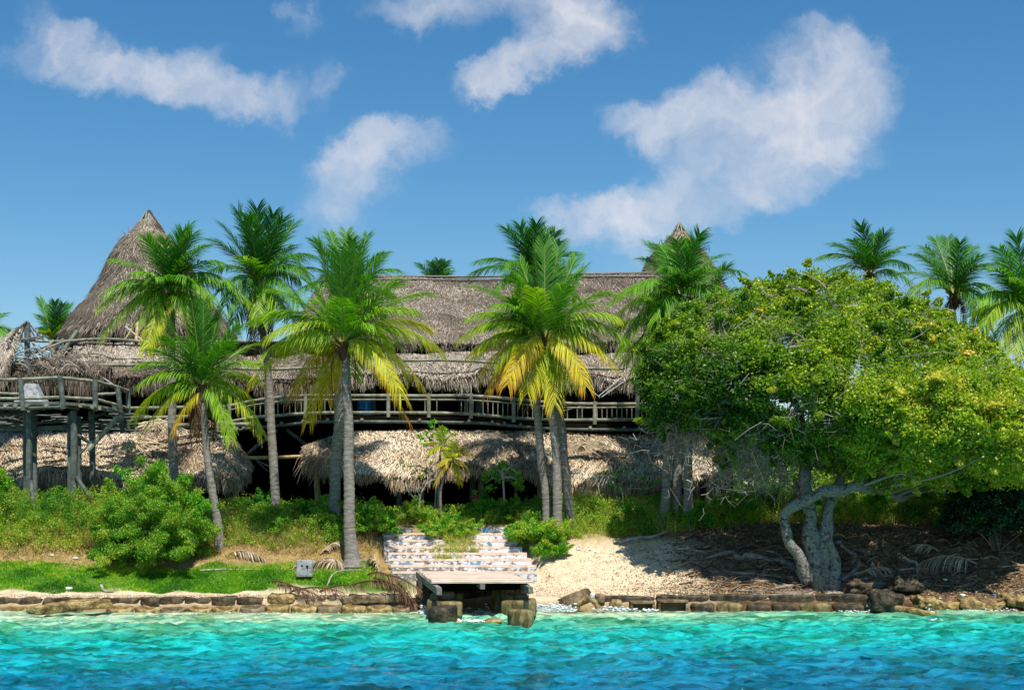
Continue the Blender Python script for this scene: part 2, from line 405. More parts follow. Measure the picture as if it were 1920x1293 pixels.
def add_leaves(mb, C, size, bias, tint, aspect=.6, age=None, biasw=.6):
    n = len(C)
    nr = unit(RNG.normal(size=(n, 3)) * 1.0 + bias * biasw * 1.6)
    ax = unit(np.cross(nr, RNG.normal(size=(n, 3)))); sd_ = np.cross(nr, ax)
    s_ = (size * RNG.uniform(.6, 1.25, n))[:, None]
    bend = nr * s_ * RNG.uniform(-.05, .22, (n, 1))
    v = np.stack([C - ax * s_ * .5, C + sd_ * s_ * aspect * .5 - bend * .0, C + ax * s_ * .5 - bend, C - sd_ * s_ * aspect * .5], 1)
    q = np.arange(4 * n).reshape(n, 4)
    g = np.full(n, .5) if age is None else age
    c = np.repeat(np.stack([np.clip(tint, 0, 1), g, RNG.uniform(0, 1, n)], -1), 4, axis=0)
    mb.add(v.reshape(-1, 3), q, None, c)


def clump_leaves(mb, cen, rad, per, size, tint_c, squash=.8, spread=.16, up=.6, biasw=.38, pw=.5):
    cen = np.asarray(cen, float); m = len(cen)
    rad = np.broadcast_to(rad, (m,)); tint_c = np.broadcast_to(tint_c, (m,))
    cnt = np.maximum(6, per * np.clip(rad / np.median(rad), .2, 1.6) ** 1.7).astype(int)
    idx = np.repeat(np.arange(m), cnt); n = len(idx)
    d = unit(RNG.normal(size=(n, 3))); r = rad[idx] * (RNG.uniform(0, 1, n) ** pw) * RNG.uniform(.7, 1.3, n)
    off = d * r[:, None]; off[:, 2] *= squash
    bias = d.copy(); bias[:, 2] += up; bias[:, 1] -= .25
    t = tint_c[idx] + RNG.normal(0, spread, n)
    add_leaves(mb, cen[idx] + off, size, unit(bias), t, biasw=biasw)


def blades(mb, base, h, w_, tint, lean=.5):
    n = len(base)
    d = RNG.normal(size=(n, 3)); d[:, 2] = 0; d *= lean
    d[:, 2] = 1; d = unit(d)
    s_ = unit(np.cross(d, RNG.normal(size=(n, 3)))) * (w_ * .5)
    tip = base + d * h[:, None] + RNG.normal(size=(n, 3)) * np.array([.2, .2, 0]) * h[:, None]
    v = np.stack([base - s_, base + s_, tip], 1)
    c = np.repeat(np.stack([np.clip(tint, 0, 1), np.full(n, .5), RNG.uniform(0, 1, n)], -1), 3, axis=0)
    mb.add(v.reshape(-1, 3), None, np.arange(3 * n).reshape(n, 3), c)


def vnoise(X, Y, s=1.0, seed=0):
    """cheap smooth 2D value noise (vectorised)"""
    r = np.random.default_rng(seed); T = r.uniform(0, 1, (64, 64))
    x = np.asarray(X) * s; y = np.asarray(Y) * s
    xi = np.floor(x).astype(int); yi = np.floor(y).astype(int); fx = x - xi; fy = y - yi
    fx = fx * fx * (3 - 2 * fx); fy = fy * fy * (3 - 2 * fy)
    a = T[xi % 64, yi % 64]; b = T[(xi + 1) % 64, yi % 64]; c = T[xi % 64, (yi + 1) % 64]; d = T[(xi + 1) % 64, (yi + 1) % 64]
    return (a * (1 - fx) + b * fx) * (1 - fy) + (c * (1 - fx) + d * fx) * fy


GP = ([30, 38, 40.3, 40.9, 42, 43, 44, 45, 46, 48, 50, 60, 400, 3000], [-2.2, -1.2, -.25, .33, .60, 1.0, 1.45, 2.0, 2.3, 2.45, 2.5, 2.55, 2.7, 3])


def gz(X, Y):
    X = np.asarray(X, float); Y = np.asarray(Y, float)
    ind = np.exp(-((X + 1.35) / 1.15) ** 6) * 1.5           # channel under the jetty
    ind = ind + .35 * (1 / (1 + np.exp(-(X - 1.6) * 3)))
    ye = Y - ind * np.clip((44.0 - Y) / 1.5, 0, 1)
    z = np.interp(ye, *GP)
    # the flight of steps is cut into the bank
    z = z - .28 * np.clip((X + 4.15) / .12, 0, 1) * np.clip((1.05 - .25 * (Y - 43) - X) / .12, 0, 1) * np.clip((Y - 42.5) / .2, 0, 1) * np.clip((46.0 - Y) / .3, 0, 1)
    k = np.clip((Y - 41) / 1.5, 0, 1) * np.clip((300 - Y) / 100, 0, 1)
    z = z + k * ((vnoise(X, Y, .7, 1) - .5) * .16 + (vnoise(X, Y, 2.3, 2) - .5) * .06)
    rough_r = np.clip((X - 5) / 2, 0, 1) * np.clip((47 - Y) / 2, 0, 1) * k
    return z + rough_r * ((vnoise(X, Y, 1.9, 3) - .4) * .22 + (vnoise(X, Y, 5, 4) - .5) * .10)


def G(x, Y, dz=0.0):
    """world point on the ground under photo column x at depth Y"""
    X = (x - 960) * Y / F
    return Vector((X, Y, float(gz(X, Y)) + dz))


# ================================================================== SETTING
# ground sheet
xs = np.concatenate([[-3000, -600, -150, -60], np.arange(-26, 26.01, .14), [60, 150, 600, 3000]])
ys = np.concatenate([[30, 34], np.arange(37, 54, .12), [56, 60, 70, 100, 200, 500, 3000]])
XX, YY = np.meshgrid(xs, ys, indexing='ij')
ZZ = gz(XX, YY)
nx, ny = XX.shape
i = np.arange(nx - 1)[:, None] * ny; j = np.arange(ny - 1)[None]
mb = MB(); mb.add(np.stack([XX, YY, ZZ], -1).reshape(-1, 3), np.stack([i + j, i + ny + j, i + ny + 1 + j, i + j + 1], -1).reshape(-1, 4))


def ground_mat():
    m, t, o = new_mat('shore_ground')
    nd = t.nodes.new; lk = t.links.new
    c = nd('ShaderNodeTexCoord'); sp = nd('ShaderNodeSeparateXYZ')
    n0 = nd('ShaderNodeTexNoise'); n0.inputs['Scale'].default_value = .9; n0.inputs['Detail'].default_value = 6; lk(c.outputs['Object'], n0.inputs['Vector'])
    v1 = nd('ShaderNodeVectorMath'); v1.operation = 'SUBTRACT'; lk(n0.outputs['Color'], v1.inputs[0]); v1.inputs[1].default_value = (.5, .5, .5)
    v2 = nd('ShaderNodeVectorMath'); v2.operation = 'MULTIPLY_ADD'; lk(v1.outputs[0], v2.inputs[0]); v2.inputs[1].default_value = (3.0, 1.6, 0); lk(c.outputs['Object'], v2.inputs[2])
    lk(v2.outputs[0], sp.inputs[0])

    def mr(src, a, b, c0=0, c1=1):
        q = nd('ShaderNodeMapRange'); q.inputs['From Min'].default_value = a; q.inputs['From Max'].default_value = b
        q.inputs['To Min'].default_value = c0; q.inputs['To Max'].default_value = c1; lk(src, q.inputs['Value']); return q.outputs[0]

    def mul(a, b):
        q = nd('ShaderNodeMath'); q.operation = 'MULTIPLY'; lk(a, q.inputs[0]); lk(b, q.inputs[1]); return q.outputs[0]

    def mix(f, a, b):
        q = nd('ShaderNodeMixRGB'); lk(f, q.inputs[0]); lk(a, q.inputs[1]); lk(b, q.inputs[2]); return q.outputs[0]

    def nr(scale, stops, d=8):
        n = nd('ShaderNodeTexNoise'); n.inputs['Scale'].default_value = scale; n.inputs['Detail'].default_value = d; n.inputs['Roughness'].default_value = .7
        lk(c.outputs['Object'], n.inputs['Vector']); r = ramp(t, stops); lk(n.outputs['Fac'], r.inputs[0]); return r.outputs[0]
    sand = nr(6, [(.28, (.30, .22, .13)), (.42, (.54, .42, .27)), (.58, (.68, .55, .38)), (.75, (.80, .68, .50))])
    soil = nr(5, [(.3, (.04, .025, .014)), (.48, (.14, .09, .05)), (.6, (.27, .18, .10)), (.75, (.45, .33, .18))])
    dry = nr(4, [(.3, (.13, .10, .035)), (.5, (.30, .21, .08)), (.7, (.46, .34, .16))])
    lawn = nr(5, [(.3, (.03, .07, .008)), (.5, (.07, .16, .012)), (.7, (.16, .24, .03))])
    x, y = sp.outputs[0], sp.outputs[1]
    left = mr(x, -2.6, -3.4)
    col = mix(mr(y, 44.2, 45.3), sand, dry)                       # sand, then dry grass soil
    col = mix(mr(x, 4.6, 6.4), col, soil)                        # leaf litter under the big tree
    col = mix(mul(left, mr(y, 41.5, 42.0)), col, lawn)
    col = mix(mul(left, mr(y, 43.0, 43.5)), col, dry)
    col = mix(mul(mr(y, 46.0, 47.0), mr(y, 600, 500)), col, soil)
    # wet dark band by the water
    sp2 = nd('ShaderNodeSeparateXYZ'); lk(c.outputs['Object'], sp2.inputs[0])
    wet = nd('ShaderNodeMixRGB'); wet.blend_type = 'MULTIPLY'; lk(mr(sp2.outputs[2], .35, .12), wet.inputs[0]); lk(col, wet.inputs[1]); wet.inputs[2].default_value = (.45, .4, .3, 1)
    b = nd('ShaderNodeBsdfPrincipled'); b.inputs['Roughness'].default_value = .9; b.inputs['Specular IOR Level'].default_value = .15
    lk(wet.outputs[0], b.inputs['Base Color'])
    n5 = nd('ShaderNodeTexNoise'); n5.inputs['Scale'].default_value = 16; n5.inputs['Detail'].default_value = 6; lk(c.outputs['Object'], n5.inputs['Vector'])
    bp = nd('ShaderNodeBump'); bp.inputs['Strength'].default_value = .7; bp.inputs['Distance'].default_value = .03
    lk(n5.outputs['Fac'], bp.inputs['Height']); lk(bp.outputs[0], b.inputs['Normal']); lk(b.outputs[0], o.inputs[0])
    return m


g = mb.build('ground', ground_mat(), smooth=True); g['kind'] = 'structure'; g['label'] = 'sloping shore of sand, soil and dry grass'

# water
xs = np.concatenate([[-3000, -600, -150, -50], np.arange(-24, 24.01, .085), [50, 150, 600, 3000]])
ys = np.concatenate([[-3000, -500, -100, 0, 12, 18], np.arange(21, 43.5, .075)])
XX, YY = np.meshgrid(xs, ys, indexing='ij')
Z = np.zeros_like(XX); DX = np.zeros_like(XX); DY = np.zeros_like(XX)
rw = np.random.default_rng(5)
for k_ in range(130):
    lam = np.exp(rw.uniform(np.log(.24), np.log(2.2)))
    th = rw.normal(math.radians(80), math.radians(26)); kk = 2 * math.pi / lam
    kx, ky = math.cos(th) * kk, math.sin(th) * kk
    a = .0082 * lam ** .42 * rw.uniform(.5, 1.3)
    # domain warp keeps the crests short and irregular
    ph = kx * XX + ky * YY + rw.uniform(0, 6.28) + 1.6 * (vnoise(XX, YY, .35, k_) - .5) * min(6, kk) * .6
    loc = .35 + 1.3 * vnoise(XX, YY, .22, 100 + k_)
    Z += a * loc * np.cos(ph); DX -= .8 * a * loc * (kx / kk) * np.sin(ph); DY -= .8 * a * loc * (ky / kk) * np.sin(ph)
fade = np.clip((41.5 - YY) / 4, .35, 1) * np.clip((YY - 14) / 8, 0, 1)
Z *= fade; DX *= fade; DY *= fade
nx, ny = XX.shape
i = np.arange(nx - 1)[:, None] * ny; j = np.arange(ny - 1)[None]
mb = MB(); mb.add(np.stack([XX + DX, YY + DY, Z], -1).reshape(-1, 3), np.stack([i + j, i + ny + j, i + ny + 1 + j, i + j + 1], -1).reshape(-1, 4))


def water_mat():
    m, t, o = new_mat('sea_water'); nd = t.nodes.new; lk = t.links.new
    c = nd('ShaderNodeTexCoord'); mp = nd('ShaderNodeMapping'); mp.inputs['Scale'].default_value = (.45, 1, 1); lk(c.outputs['Object'], mp.inputs[0])
    n0 = nd('ShaderNodeTexNoise'); n0.inputs['Scale'].default_value = .35; n0.inputs['Detail'].default_value = 5; lk(mp.outputs[0], n0.inputs['Vector'])
    sp = nd('ShaderNodeSeparateXYZ'); lk(c.outputs['Object'], sp.inputs[0])
    ax = nd('ShaderNodeMath'); ax.operation = 'MULTIPLY_ADD'; lk(n0.outputs['Fac'], ax.inputs[0]); ax.inputs[1].default_value = 7.0; lk(sp.outputs[1], ax.inputs[2])
    # the sandbank reaches further out on the left
    a2 = nd('ShaderNodeMath'); a2.operation = 'MULTIPLY_ADD'; lk(sp.outputs[0], a2.inputs[0]); a2.inputs[1].default_value = -.12; lk(ax.outputs[0], a2.inputs[2])
    mr = nd('ShaderNodeMapRange'); mr.inputs['From Min'].default_value = 27.5; mr.inputs['From Max'].default_value = 45; lk(a2.outputs[0], mr.inputs['Value'])
    r = ramp(t, [(0, (.005, .12, .23)), (.22, (.005, .17, .28)), (.38, (.006, .29, .36)), (.55, (.008, .38, .36)), (.68, (.025, .35, .27)), (.76, (.08, .38, .25)), (.85, (.20, .46, .30)), (.94, (.36, .50, .34))])
    lk(mr.outputs[0], r.inputs[0])
    # dark weed / green streaks on the bottom, stretched along the shore
    n1 = nd('ShaderNodeTexNoise'); n1.inputs['Scale'].default_value = 1.5; n1.inputs['Detail'].default_value = 5; n1.inputs['Distortion'].default_value = .6
    mp2 = nd('ShaderNodeMapping'); mp2.inputs['Scale'].default_value = (.35, 1, 1); lk(c.outputs['Object'], mp2.inputs[0]); lk(mp2.outputs[0], n1.inputs['Vector'])
    s1 = nd('ShaderNodeMapRange'); s1.inputs['From Min'].default_value = .50; s1.inputs['From Max'].default_value = .60; lk(n1.outputs['Fac'], s1.inputs['Value'])
    m0 = nd('ShaderNodeMath'); m0.operation = 'MULTIPLY'; lk(s1.outputs[0], m0.inputs[0]); m0.inputs[1].default_value = .75
    mxx = nd('ShaderNodeMixRGB'); mxx.blend_type = 'MULTIPLY'; lk(m0.outputs[0], mxx.inputs[0]); lk(r.outputs[0], mxx.inputs[1]); mxx.inputs[2].default_value = (.30, .50, .30, 1)
    b = nd('ShaderNodeBsdfPrincipled'); b.inputs['Roughness'].default_value = .05; b.inputs['IOR'].default_value = 1.33
    # finer strokes: noise puts ripple-trough shade and pale lit-sand patches into the colour
    n7 = nd('ShaderNodeTexNoise'); n7.inputs['Scale'].default_value = 4.6; n7.inputs['Detail'].default_value = 4; n7.inputs['Distortion'].default_value = 1.2
    mp7 = nd('ShaderNodeMapping'); mp7.inputs['Scale'].default_value = (.30, 1, 1); lk(c.outputs['Object'], mp7.inputs[0]); lk(mp7.outputs[0], n7.inputs['Vector'])
    r7 = ramp(t, [(.40, (2.0, 1.5, 1.4)), (.44, (1.1, 1.05, 1.05)), (.545, (.95, .95, .95)), (.565, (.36, .52, .48)), (.66, (.3, .46, .44))]); lk(n7.outputs['Fac'], r7.inputs[0])
    m7 = nd('ShaderNodeMixRGB'); m7.blend_type = 'MULTIPLY'; m7.inputs[0].default_value = .8; lk(mxx.outputs[0], m7.inputs[1]); lk(r7.outputs[0], m7.inputs[2])
    lk(m7.outputs[0], b.inputs['Base Color'])
    n2 = nd('ShaderNodeTexNoise'); n2.inputs['Scale'].default_value = 6; n2.inputs['Detail'].default_value = 6; n2.inputs['Roughness'].default_value = .6; lk(mp.outputs[0], n2.inputs['Vector'])
    bp = nd('ShaderNodeBump'); bp.inputs['Strength'].default_value = .9; bp.inputs['Distance'].default_value = .12
    lk(n2.outputs['Fac'], bp.inputs['Height']); lk(bp.outputs[0], b.inputs['Normal']); lk(b.outputs[0], o.inputs[0])
    return m


wt = mb.build('sea_water', water_mat(), smooth=True); wt['kind'] = 'structure'; wt['label'] = 'turquoise sea with small choppy waves'
# ================================================================== THATCH
def polyres(pl, n):
    """resample a polyline (k,3) to n points by arc length"""
    p = np.array([tuple(q) for q in pl], float)
    d = np.concatenate([[0], np.cumsum(np.linalg.norm(np.diff(p, axis=0), axis=1))]) + np.arange(len(p)) * 1e-9
    t = np.linspace(0, d[-1], n)
    return np.stack([np.interp(t, d, p[:, k]) for k in range(3)], 1)


def thatch(name, parent, rows, mat='thatch', base='thatchbase', dens=160, nu=None, nv=10, amp=.12, thick=.22, slen=.38, fringe=.35, tone=.5, label=None, sag=0.0, eave=True, fd=34):
    """rows: polylines from the eave up. A lumpy bed with an underside, and thousands of straws lying down the slope"""
    cr = [np.array([tuple(q) for q in crom(r, 6)]) for r in rows]
    length = np.linalg.norm(np.diff(cr[0], axis=0), axis=1).sum()
    nu = nu or max(12, int(length / .22))
    R = np.stack([polyres(r, nu) for r in cr], 0)            # rows x nu x 3
    tv = np.linspace(0, 1, len(R)); tt = np.linspace(0, 1, nv)
    G_ = np.stack([np.stack([np.interp(tt, tv, R[:, a, k]) for k in range(3)], 1) for a in range(nu)], 1)   # nv x nu x 3
    du = np.gradient(G_, axis=1); dv = np.gradient(G_, axis=0)
    nrm = unit(np.cross(du, dv))
    if nrm[..., 2].mean() < 0: nrm = -nrm
    s_ = random.randint(0, 999)
    nz_ = vnoise(G_[..., 0] + G_[..., 1], G_[..., 2] * 1.3, 1.1, s_) * .65 + vnoise(G_[..., 0] + G_[..., 1], G_[..., 2] * 1.3, 3.1, s_ + 1) * .35 - .5
    top = G_ + nrm * (nz_[..., None] * amp * 2)
    top[0, :, 2] += (vnoise(np.arange(nu), np.zeros(nu), .31, s_ + 5) - .5) * amp * 1.6
    bot = G_ - nrm * thick; bot[..., 2] -= .02
    i = np.arange(nv - 1)[:, None] * nu; j = np.arange(nu - 1)[None]
    q = np.stack([i + j, i + j + 1, i + nu + j + 1, i + nu + j], -1).reshape(-1, 4)
    mb = MB(); o_ = nv * nu
    e = np.arange(nu - 1)
    rim = np.stack([e, e + o_, e + 1 + o_, e + 1], -1)
    rim2 = np.stack([e, e + 1, e + 1 + o_, e + o_], -1) + (nv - 1) * nu
    sde = []
    for cc_ in (0, nu - 1):
        r_ = np.arange(nv - 1) * nu + cc_
        sde.append(np.stack([r_, r_ + nu, r_ + nu + o_, r_ + o_], -1))
    mb.add(np.vstack([top.reshape(-1, 3), bot.reshape(-1, 3)]), np.vstack([q, q[:, ::-1] + o_, rim, rim2] + sde))
    bed = mb.build(name, M[base], parent, smooth=True)
    if label: bed['label'] = label
    # straws
    area = np.linalg.norm(np.cross(du, dv), axis=-1).mean() * (nu - 1) * (nv - 1)
    n = int(area * dens * 2.0); slen *= .68
    a = RNG.uniform(0, nu - 1.001, n); b = RNG.uniform(0, nv - 1.001, n) ** 1.0

    def samp(A, a, b):
        ai = a.astype(int); bi = b.astype(int); fa = (a - ai)[:, None]; fb = (b - bi)[:, None]
        return (A[bi, ai] * (1 - fa) + A[bi, ai + 1] * fa) * (1 - fb) + (A[bi + 1, ai] * (1 - fa) + A[bi + 1, ai + 1] * fa) * fb
    p = samp(top, a, b); nn = unit(samp(nrm, a, b)); dn = unit(-samp(dv, a, b)); sd2 = unit(samp(du, a, b))
    mb = MB()
    # patches of tone by place
    pt = vnoise(p[:, 0] + p[:, 1], p[:, 2] * 2, 1.5, s_ + 9) - .5

    def straws(p, dn, sd2, nn, Ls, drop, tn, wd=.024, sp=.42):
        m = len(p)
        d1 = unit(dn + sd2 * RNG.normal(0, sp, (m, 1)) + nn * RNG.uniform(.02, .30, (m, 1)))
        d2 = unit(d1 - nn * RNG.uniform(0, .35, (m, 1)) + np.array([0, 0, -1.]) * drop)
        w2 = np.cross(d1, nn) * (wd * RNG.uniform(.5, 1.2, (m, 1)) * .5)
        p0 = p + nn * RNG.uniform(-.03, .03, (m, 1)); p1 = p0 + d1 * Ls[:, None] * .5; p2 = p1 + d2 * Ls[:, None] * .5
        v = np.stack([p0 - w2, p0 + w2, p1 + w2, p1 - w2, p2 + w2 * .3, p2 - w2 * .3], 1).reshape(-1, 3)
        k = np.arange(m)[:, None] * 6
        q = np.concatenate([k + np.array([[0, 1, 2, 3]]), k + np.array([[3, 2, 4, 5]])])
        c = np.repeat(np.stack([np.clip(tn, 0, 1), np.full(m, .5), RNG.uniform(0, 1, m)], -1), 6, axis=0)
        mb.add(v, q, None, c)
    straws(p, dn, sd2, nn, slen * RNG.uniform(.4, 1.3, n), .15, tone + pt * .55 + (vnoise(p[:, 0], p[:, 2], .45, s_ + 20) - .5) * .45 + RNG.normal(0, .22, n))
    if eave:
        m = int(length * fd * 3.2)
        a = RNG.uniform(0, nu - 1.001, m); b = RNG.uniform(0, .9, m)
        p = samp(top, a, b); nn = unit(samp(nrm, a, b)); dn = unit(-samp(dv, a, b) + np.array([0, 0, -.25])); sd2 = unit(samp(du, a, b))
        lf = fringe * (.35 + 1.3 * vnoise(a, a * 0, .35, s_ + 3)) * RNG.uniform(.5, 1.5, m)
        straws(p - nn * RNG.uniform(0, thick, (m, 1)), dn, sd2, nn, lf + .1, .9, tone - .18 + RNG.normal(0, .2, m), sp=.22)  # darker fringe tone paints in the shade under the eave
    st_ = mb.build('loose_straw', M[mat], bed)
    return bed


def PL(lst, Y=None):
    return [P(*(t if len(t) == 3 else (t[0], t[1], Y))) for t in lst]


def pole(mb, a, b, r=.05, wob=.0, seg=7):
    a, b = Vector(a), Vector(b); n = 7
    pts = []
    for k in range(n + 1):
        p = a.lerp(b, k / n)
        if wob and 0 < k < n: p = p + Vector((random.uniform(-wob, wob), random.uniform(-wob, wob), random.uniform(-wob, wob)))
        pts.append(p)
    mb.tube(pts, [r * random.uniform(.93, 1.07) for _ in pts], seg)


# ------------------------------------------------------------------ thatched tower
def build_tower():
    c = P(278, 632, 58.0); cx, cy = c.x, c.y; z0 = c.z; zA = CAMZ + (HY - 404) * 58 / F
    t = thing('thatched_tower', 'tall conical thatched tower with bare poles at its tip, left of the tallest palms', 'tower', (cx, cy, float(gz(cx, cy))))
    k = 58 / F

    def zz(y): return CAMZ + (HY - y) * k
    prof = [(630, 164), (605, 146), (570, 120), (530, 94), (505, 79), (480, 68), (462, 56), (446, 42), (434, 30), (422, 19), (412, 9)]
    rows = []
    for (y, r) in prof:
        rr = r * k
        rows.append([Vector((cx + math.sin(a) * rr, cy - math.cos(a) * rr, zz(y) - (.0 if y < 640 else 0))) for a in np.linspace(-math.pi, math.pi, 25)])
    thatch('thatched_cone', t, rows, 'thatchold', 'thatchoutbase', dens=170, nv=34, amp=.10, slen=.42, tone=.55, fringe=.4)
    # pole frame at the tip
    for a in np.linspace(-math.pi, math.pi, 19)[:-1]:
        mb = MB(); rr = 36 * k; r2 = (46 if math.sin(a) > -.2 else 30) * k
        top = Vector((cx, cy, zA)) + Vector((math.sin(a), -math.cos(a), 0)) * .06
        low = Vector((cx + math.sin(a) * r2 * .93, cy - math.cos(a) * r2 * .93, zz(455 if math.sin(a) > -.2 else 436)))
        pole(mb, low, top + Vector((random.uniform(-.05, .05), 0, random.uniform(-.1, .25))), .038, .01, 5)
        mb.build('roof_pole', M['pole' if random.random() < .5 else 'greybeam'], t)
    mb = MB()
    for y, r in ((425, 15), (440, 33), (452, 43)):
        mb.tube([Vector((cx + math.sin(a) * r * k, cy - math.cos(a) * r * k, zz(y))) for a in np.linspace(-math.pi, math.pi, 20)], .025, 4)
    mb.build('binding_hoop', M['greybeam'], t)
    # stray sticks by the tip
    for _ in range(16):
        mb = MB(); a = random.uniform(-2.6, .4); r = random.uniform(30, 60) * k; y = 440 + (r / k - 30) * .5
        b_ = Vector((cx + math.sin(a) * r, cy - math.cos(a) * r, zz(y)))
        pole(mb, b_, b_ + Vector((random.uniform(-.35, .1), random.uniform(-.2, .2), random.uniform(.15, .45))), .015, .01, 4)
        mb.build('loose_stick', M['greybeam'], t)
    # lower part: drum of poles; inner wall blackened to stand for shade
    R0 = 150 * k
    for a in np.linspace(0, 2 * math.pi, 17)[:-1]:
        mb = MB(); b_ = Vector((cx + math.sin(a) * R0 * .86, cy - math.cos(a) * R0 * .86, zz(760)))
        pole(mb, b_, b_ + Vector((0, 0, zz(600) - zz(760))), .09, .02, 6)
        mb.build('wall_post', M['poledark'], t)
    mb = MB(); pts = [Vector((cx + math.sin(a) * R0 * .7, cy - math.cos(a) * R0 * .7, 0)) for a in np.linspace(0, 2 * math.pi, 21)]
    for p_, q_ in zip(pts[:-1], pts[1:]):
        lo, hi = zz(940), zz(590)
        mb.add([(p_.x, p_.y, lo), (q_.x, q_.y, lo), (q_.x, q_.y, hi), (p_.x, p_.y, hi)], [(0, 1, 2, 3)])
    mb.build('inner_wall', M['shadewood'], t)
    return t


tower = build_tower()


def copy_tree(o, parent=None):
    c = o.copy(); COL.objects.link(c); c.parent = parent
    for ch in list(o.children): copy_tree(ch, c)
    return c


tw2 = copy_tree(tower)
tw2.location = (317 * 60.5 / F * 1.0, 61.0, tower.location.z + .05)
tw2.rotation_euler = (0, 0, math.radians(70))
tag(tw2, 'far thatched tower whose bare pole tip rises behind the palms right of the hall roof', 'tower')

# ------------------------------------------------------------------ main hall
hall = thing('thatched_hall', 'two storey thatched hall with a long ridge roof and curving balcony', 'building', (0, 55, 2.5))
ridge = PL([(600, 530, 60), (640, 521, 60), (745, 518, 60), (900, 522, 60), (1040, 517, 60), (1120, 513, 60), (1190, 514, 60), (1250, 516, 60)])
mid = PL([(565, 585, 57.2), (640, 580, 57.2), (745, 578, 57.2), (900, 580, 57.2), (1040, 578, 57.2), (1120, 576, 57.2), (1200, 576, 57.2), (1290, 576, 57.2)])
eav = PL([(545, 640, 54.5), (620, 641, 54.2), (745, 640, 54), (830, 642, 54), (930, 640, 54), (1040, 641, 54), (1120, 640, 54), (1200, 640, 54), (1330, 640, 54.5)])
thatch('roof', hall, [eav, mid, ridge], 'thatchold', 'thatchoutbase', dens=190, nv=26, amp=.06, tone=.42, slen=.36, fringe=.3)
back = PL([(600, 600, 67), (900, 600, 67), (1250, 600, 67)])
thatch('roof', hall, [back, PL([(600, 532, 60.1), (900, 523, 60.1), (1250, 517, 60.1)])], 'thatchold', 'thatchoutbase', dens=4, nv=8, eave=False)
mb = MB()
mb.tube(crom(PL([(600, 523, 60), (700, 518, 60), (900, 518.5, 60), (1060, 514, 60), (1250, 511, 60)]), 6), .05, 6)
mb.tube(crom(PL([(640, 526, 59.6), (760, 523, 59.6), (900, 525, 59.6), (1060, 519, 59.6), (1250, 518, 59.6)]), 6), .04, 6)
mb.build('ridge_pole', M['greybeam'], hall)
# skirt roof over the balcony
b0 = PL([(95, 700, 52.5), (160, 715, 52), (240, 702, 51.6), (300, 700, 51.5), (420, 705, 51.5), (500, 712, 51.5), (560, 708, 51.5), (640, 700, 51.5), (755, 697, 51.5), (800, 708, 51.3), (850, 709, 51.3), (885, 700, 51.4), (905, 688, 51.5), (960, 702, 51.5),
         (1040, 700, 51.5), (1110, 700, 51.5), (1150, 712, 51.4), (1200, 700, 51.5), (1330, 700, 51.8)])
b1 = PL([(95, 684, 53.0), (300, 682, 52.4), (560, 684, 52.4), (755, 680, 52.4), (890, 676, 52.4), (1040, 680, 52.4), (1200, 680, 52.4), (1330, 680, 52.6)])
b2 = PL([(95, 668, 53.6), (300, 666, 53.3), (560, 668, 53.3), (755, 661, 53.3), (890, 660, 53.3), (1040, 663, 53.3), (1200, 663, 53.3), (1330, 663, 53.4)])
thatch('skirt_roof', hall, [b0[:8], b1[:3] + [P(640, 682, 52.4)], b2[:3] + [P(640, 665, 53.3)]], 'thatchold', 'thatchoutbase', dens=230, nv=10, amp=.17, tone=.42, slen=.4, fringe=.42, thick=.3, fd=55)  # lower tone stands for the palms' shade on this half
thatch('skirt_roof', hall, [b0[7:], [P(640, 682, 52.4)] + b1[3:], [P(640, 665, 53.3)] + b2[3:]], 'thatchold', 'thatchoutbase', dens=230, nv=10, amp=.12, tone=.80, slen=.34, fringe=.28, thick=.3, fd=55)
for pts, r in (([(755, 676, 51.3), (830, 675, 51.3), (905, 678, 51.4)], .055), ([(905, 678, 51.4), (1000, 685, 51.4), (1075, 690, 51.4), (1170, 691, 51.4)], .06),
               ([(420, 690, 51.3), (520, 692, 51.3), (640, 684, 51.3)], .055)):
    mb = MB(); mb.tube(crom(PL(pts), 5), r, 7); mb.build('eave_pole', M['pole'], hall)
# walls and floors close the interior, coloured near-black as its shade
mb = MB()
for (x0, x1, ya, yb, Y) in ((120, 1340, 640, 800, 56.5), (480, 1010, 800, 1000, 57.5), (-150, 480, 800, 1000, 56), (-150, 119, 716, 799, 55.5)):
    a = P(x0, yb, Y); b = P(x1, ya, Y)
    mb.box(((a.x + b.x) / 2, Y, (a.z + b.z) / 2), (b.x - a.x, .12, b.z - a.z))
mb.build('rear_wall', M['shadewood'], hall)
mb = MB()
zd = CAMZ + (HY - 793) * 51 / F
# balcony deck follows the curved front
fx = [(-40, 806, 52), (240, 806, 52), (420, 803, 51.8), (470, 797, 51.5), (570, 787, 51), (640, 784, 51), (880, 786, 51), (960, 792, 51), (1050, 798, 51), (1200, 799, 51), (1340, 799, 51.4)]
fr = crom(PL(fx), 5); v = []
for p_ in fr: v += [(p_.x, p_.y, p_.z - .14), (p_.x, p_.y, p_.z + .10), (p_.x * 1.05, 57, p_.z + .10), (p_.x * 1.05, 57, p_.z - .14)]
q = []
for k in range(len(fr) - 1):
    for a_, b_ in ((0, 1), (1, 2), (2, 3), (3, 0)): q.append((k * 4 + a_, k * 4 + b_, k * 4 + 4 + b_, k * 4 + 4 + a_))
mb.add(v, q); mb.build('balcony_floor', M['shadewood'], hall)
mb = MB()
mb.tube([p_ + Vector((0, -.08, -.12)) for p_ in fr], .06, 6); mb.build('edge_beam', M['poledark'], hall)
for k in range(2, len(fr) - 1, 2):
    p_ = fr[k]; mb = MB(); mb.tube([p_ + Vector((0, -.28, -.05)), p_ + Vector((0, 2, -.05))], .055, 8)
    mb.build('joist', M['pole'], hall)
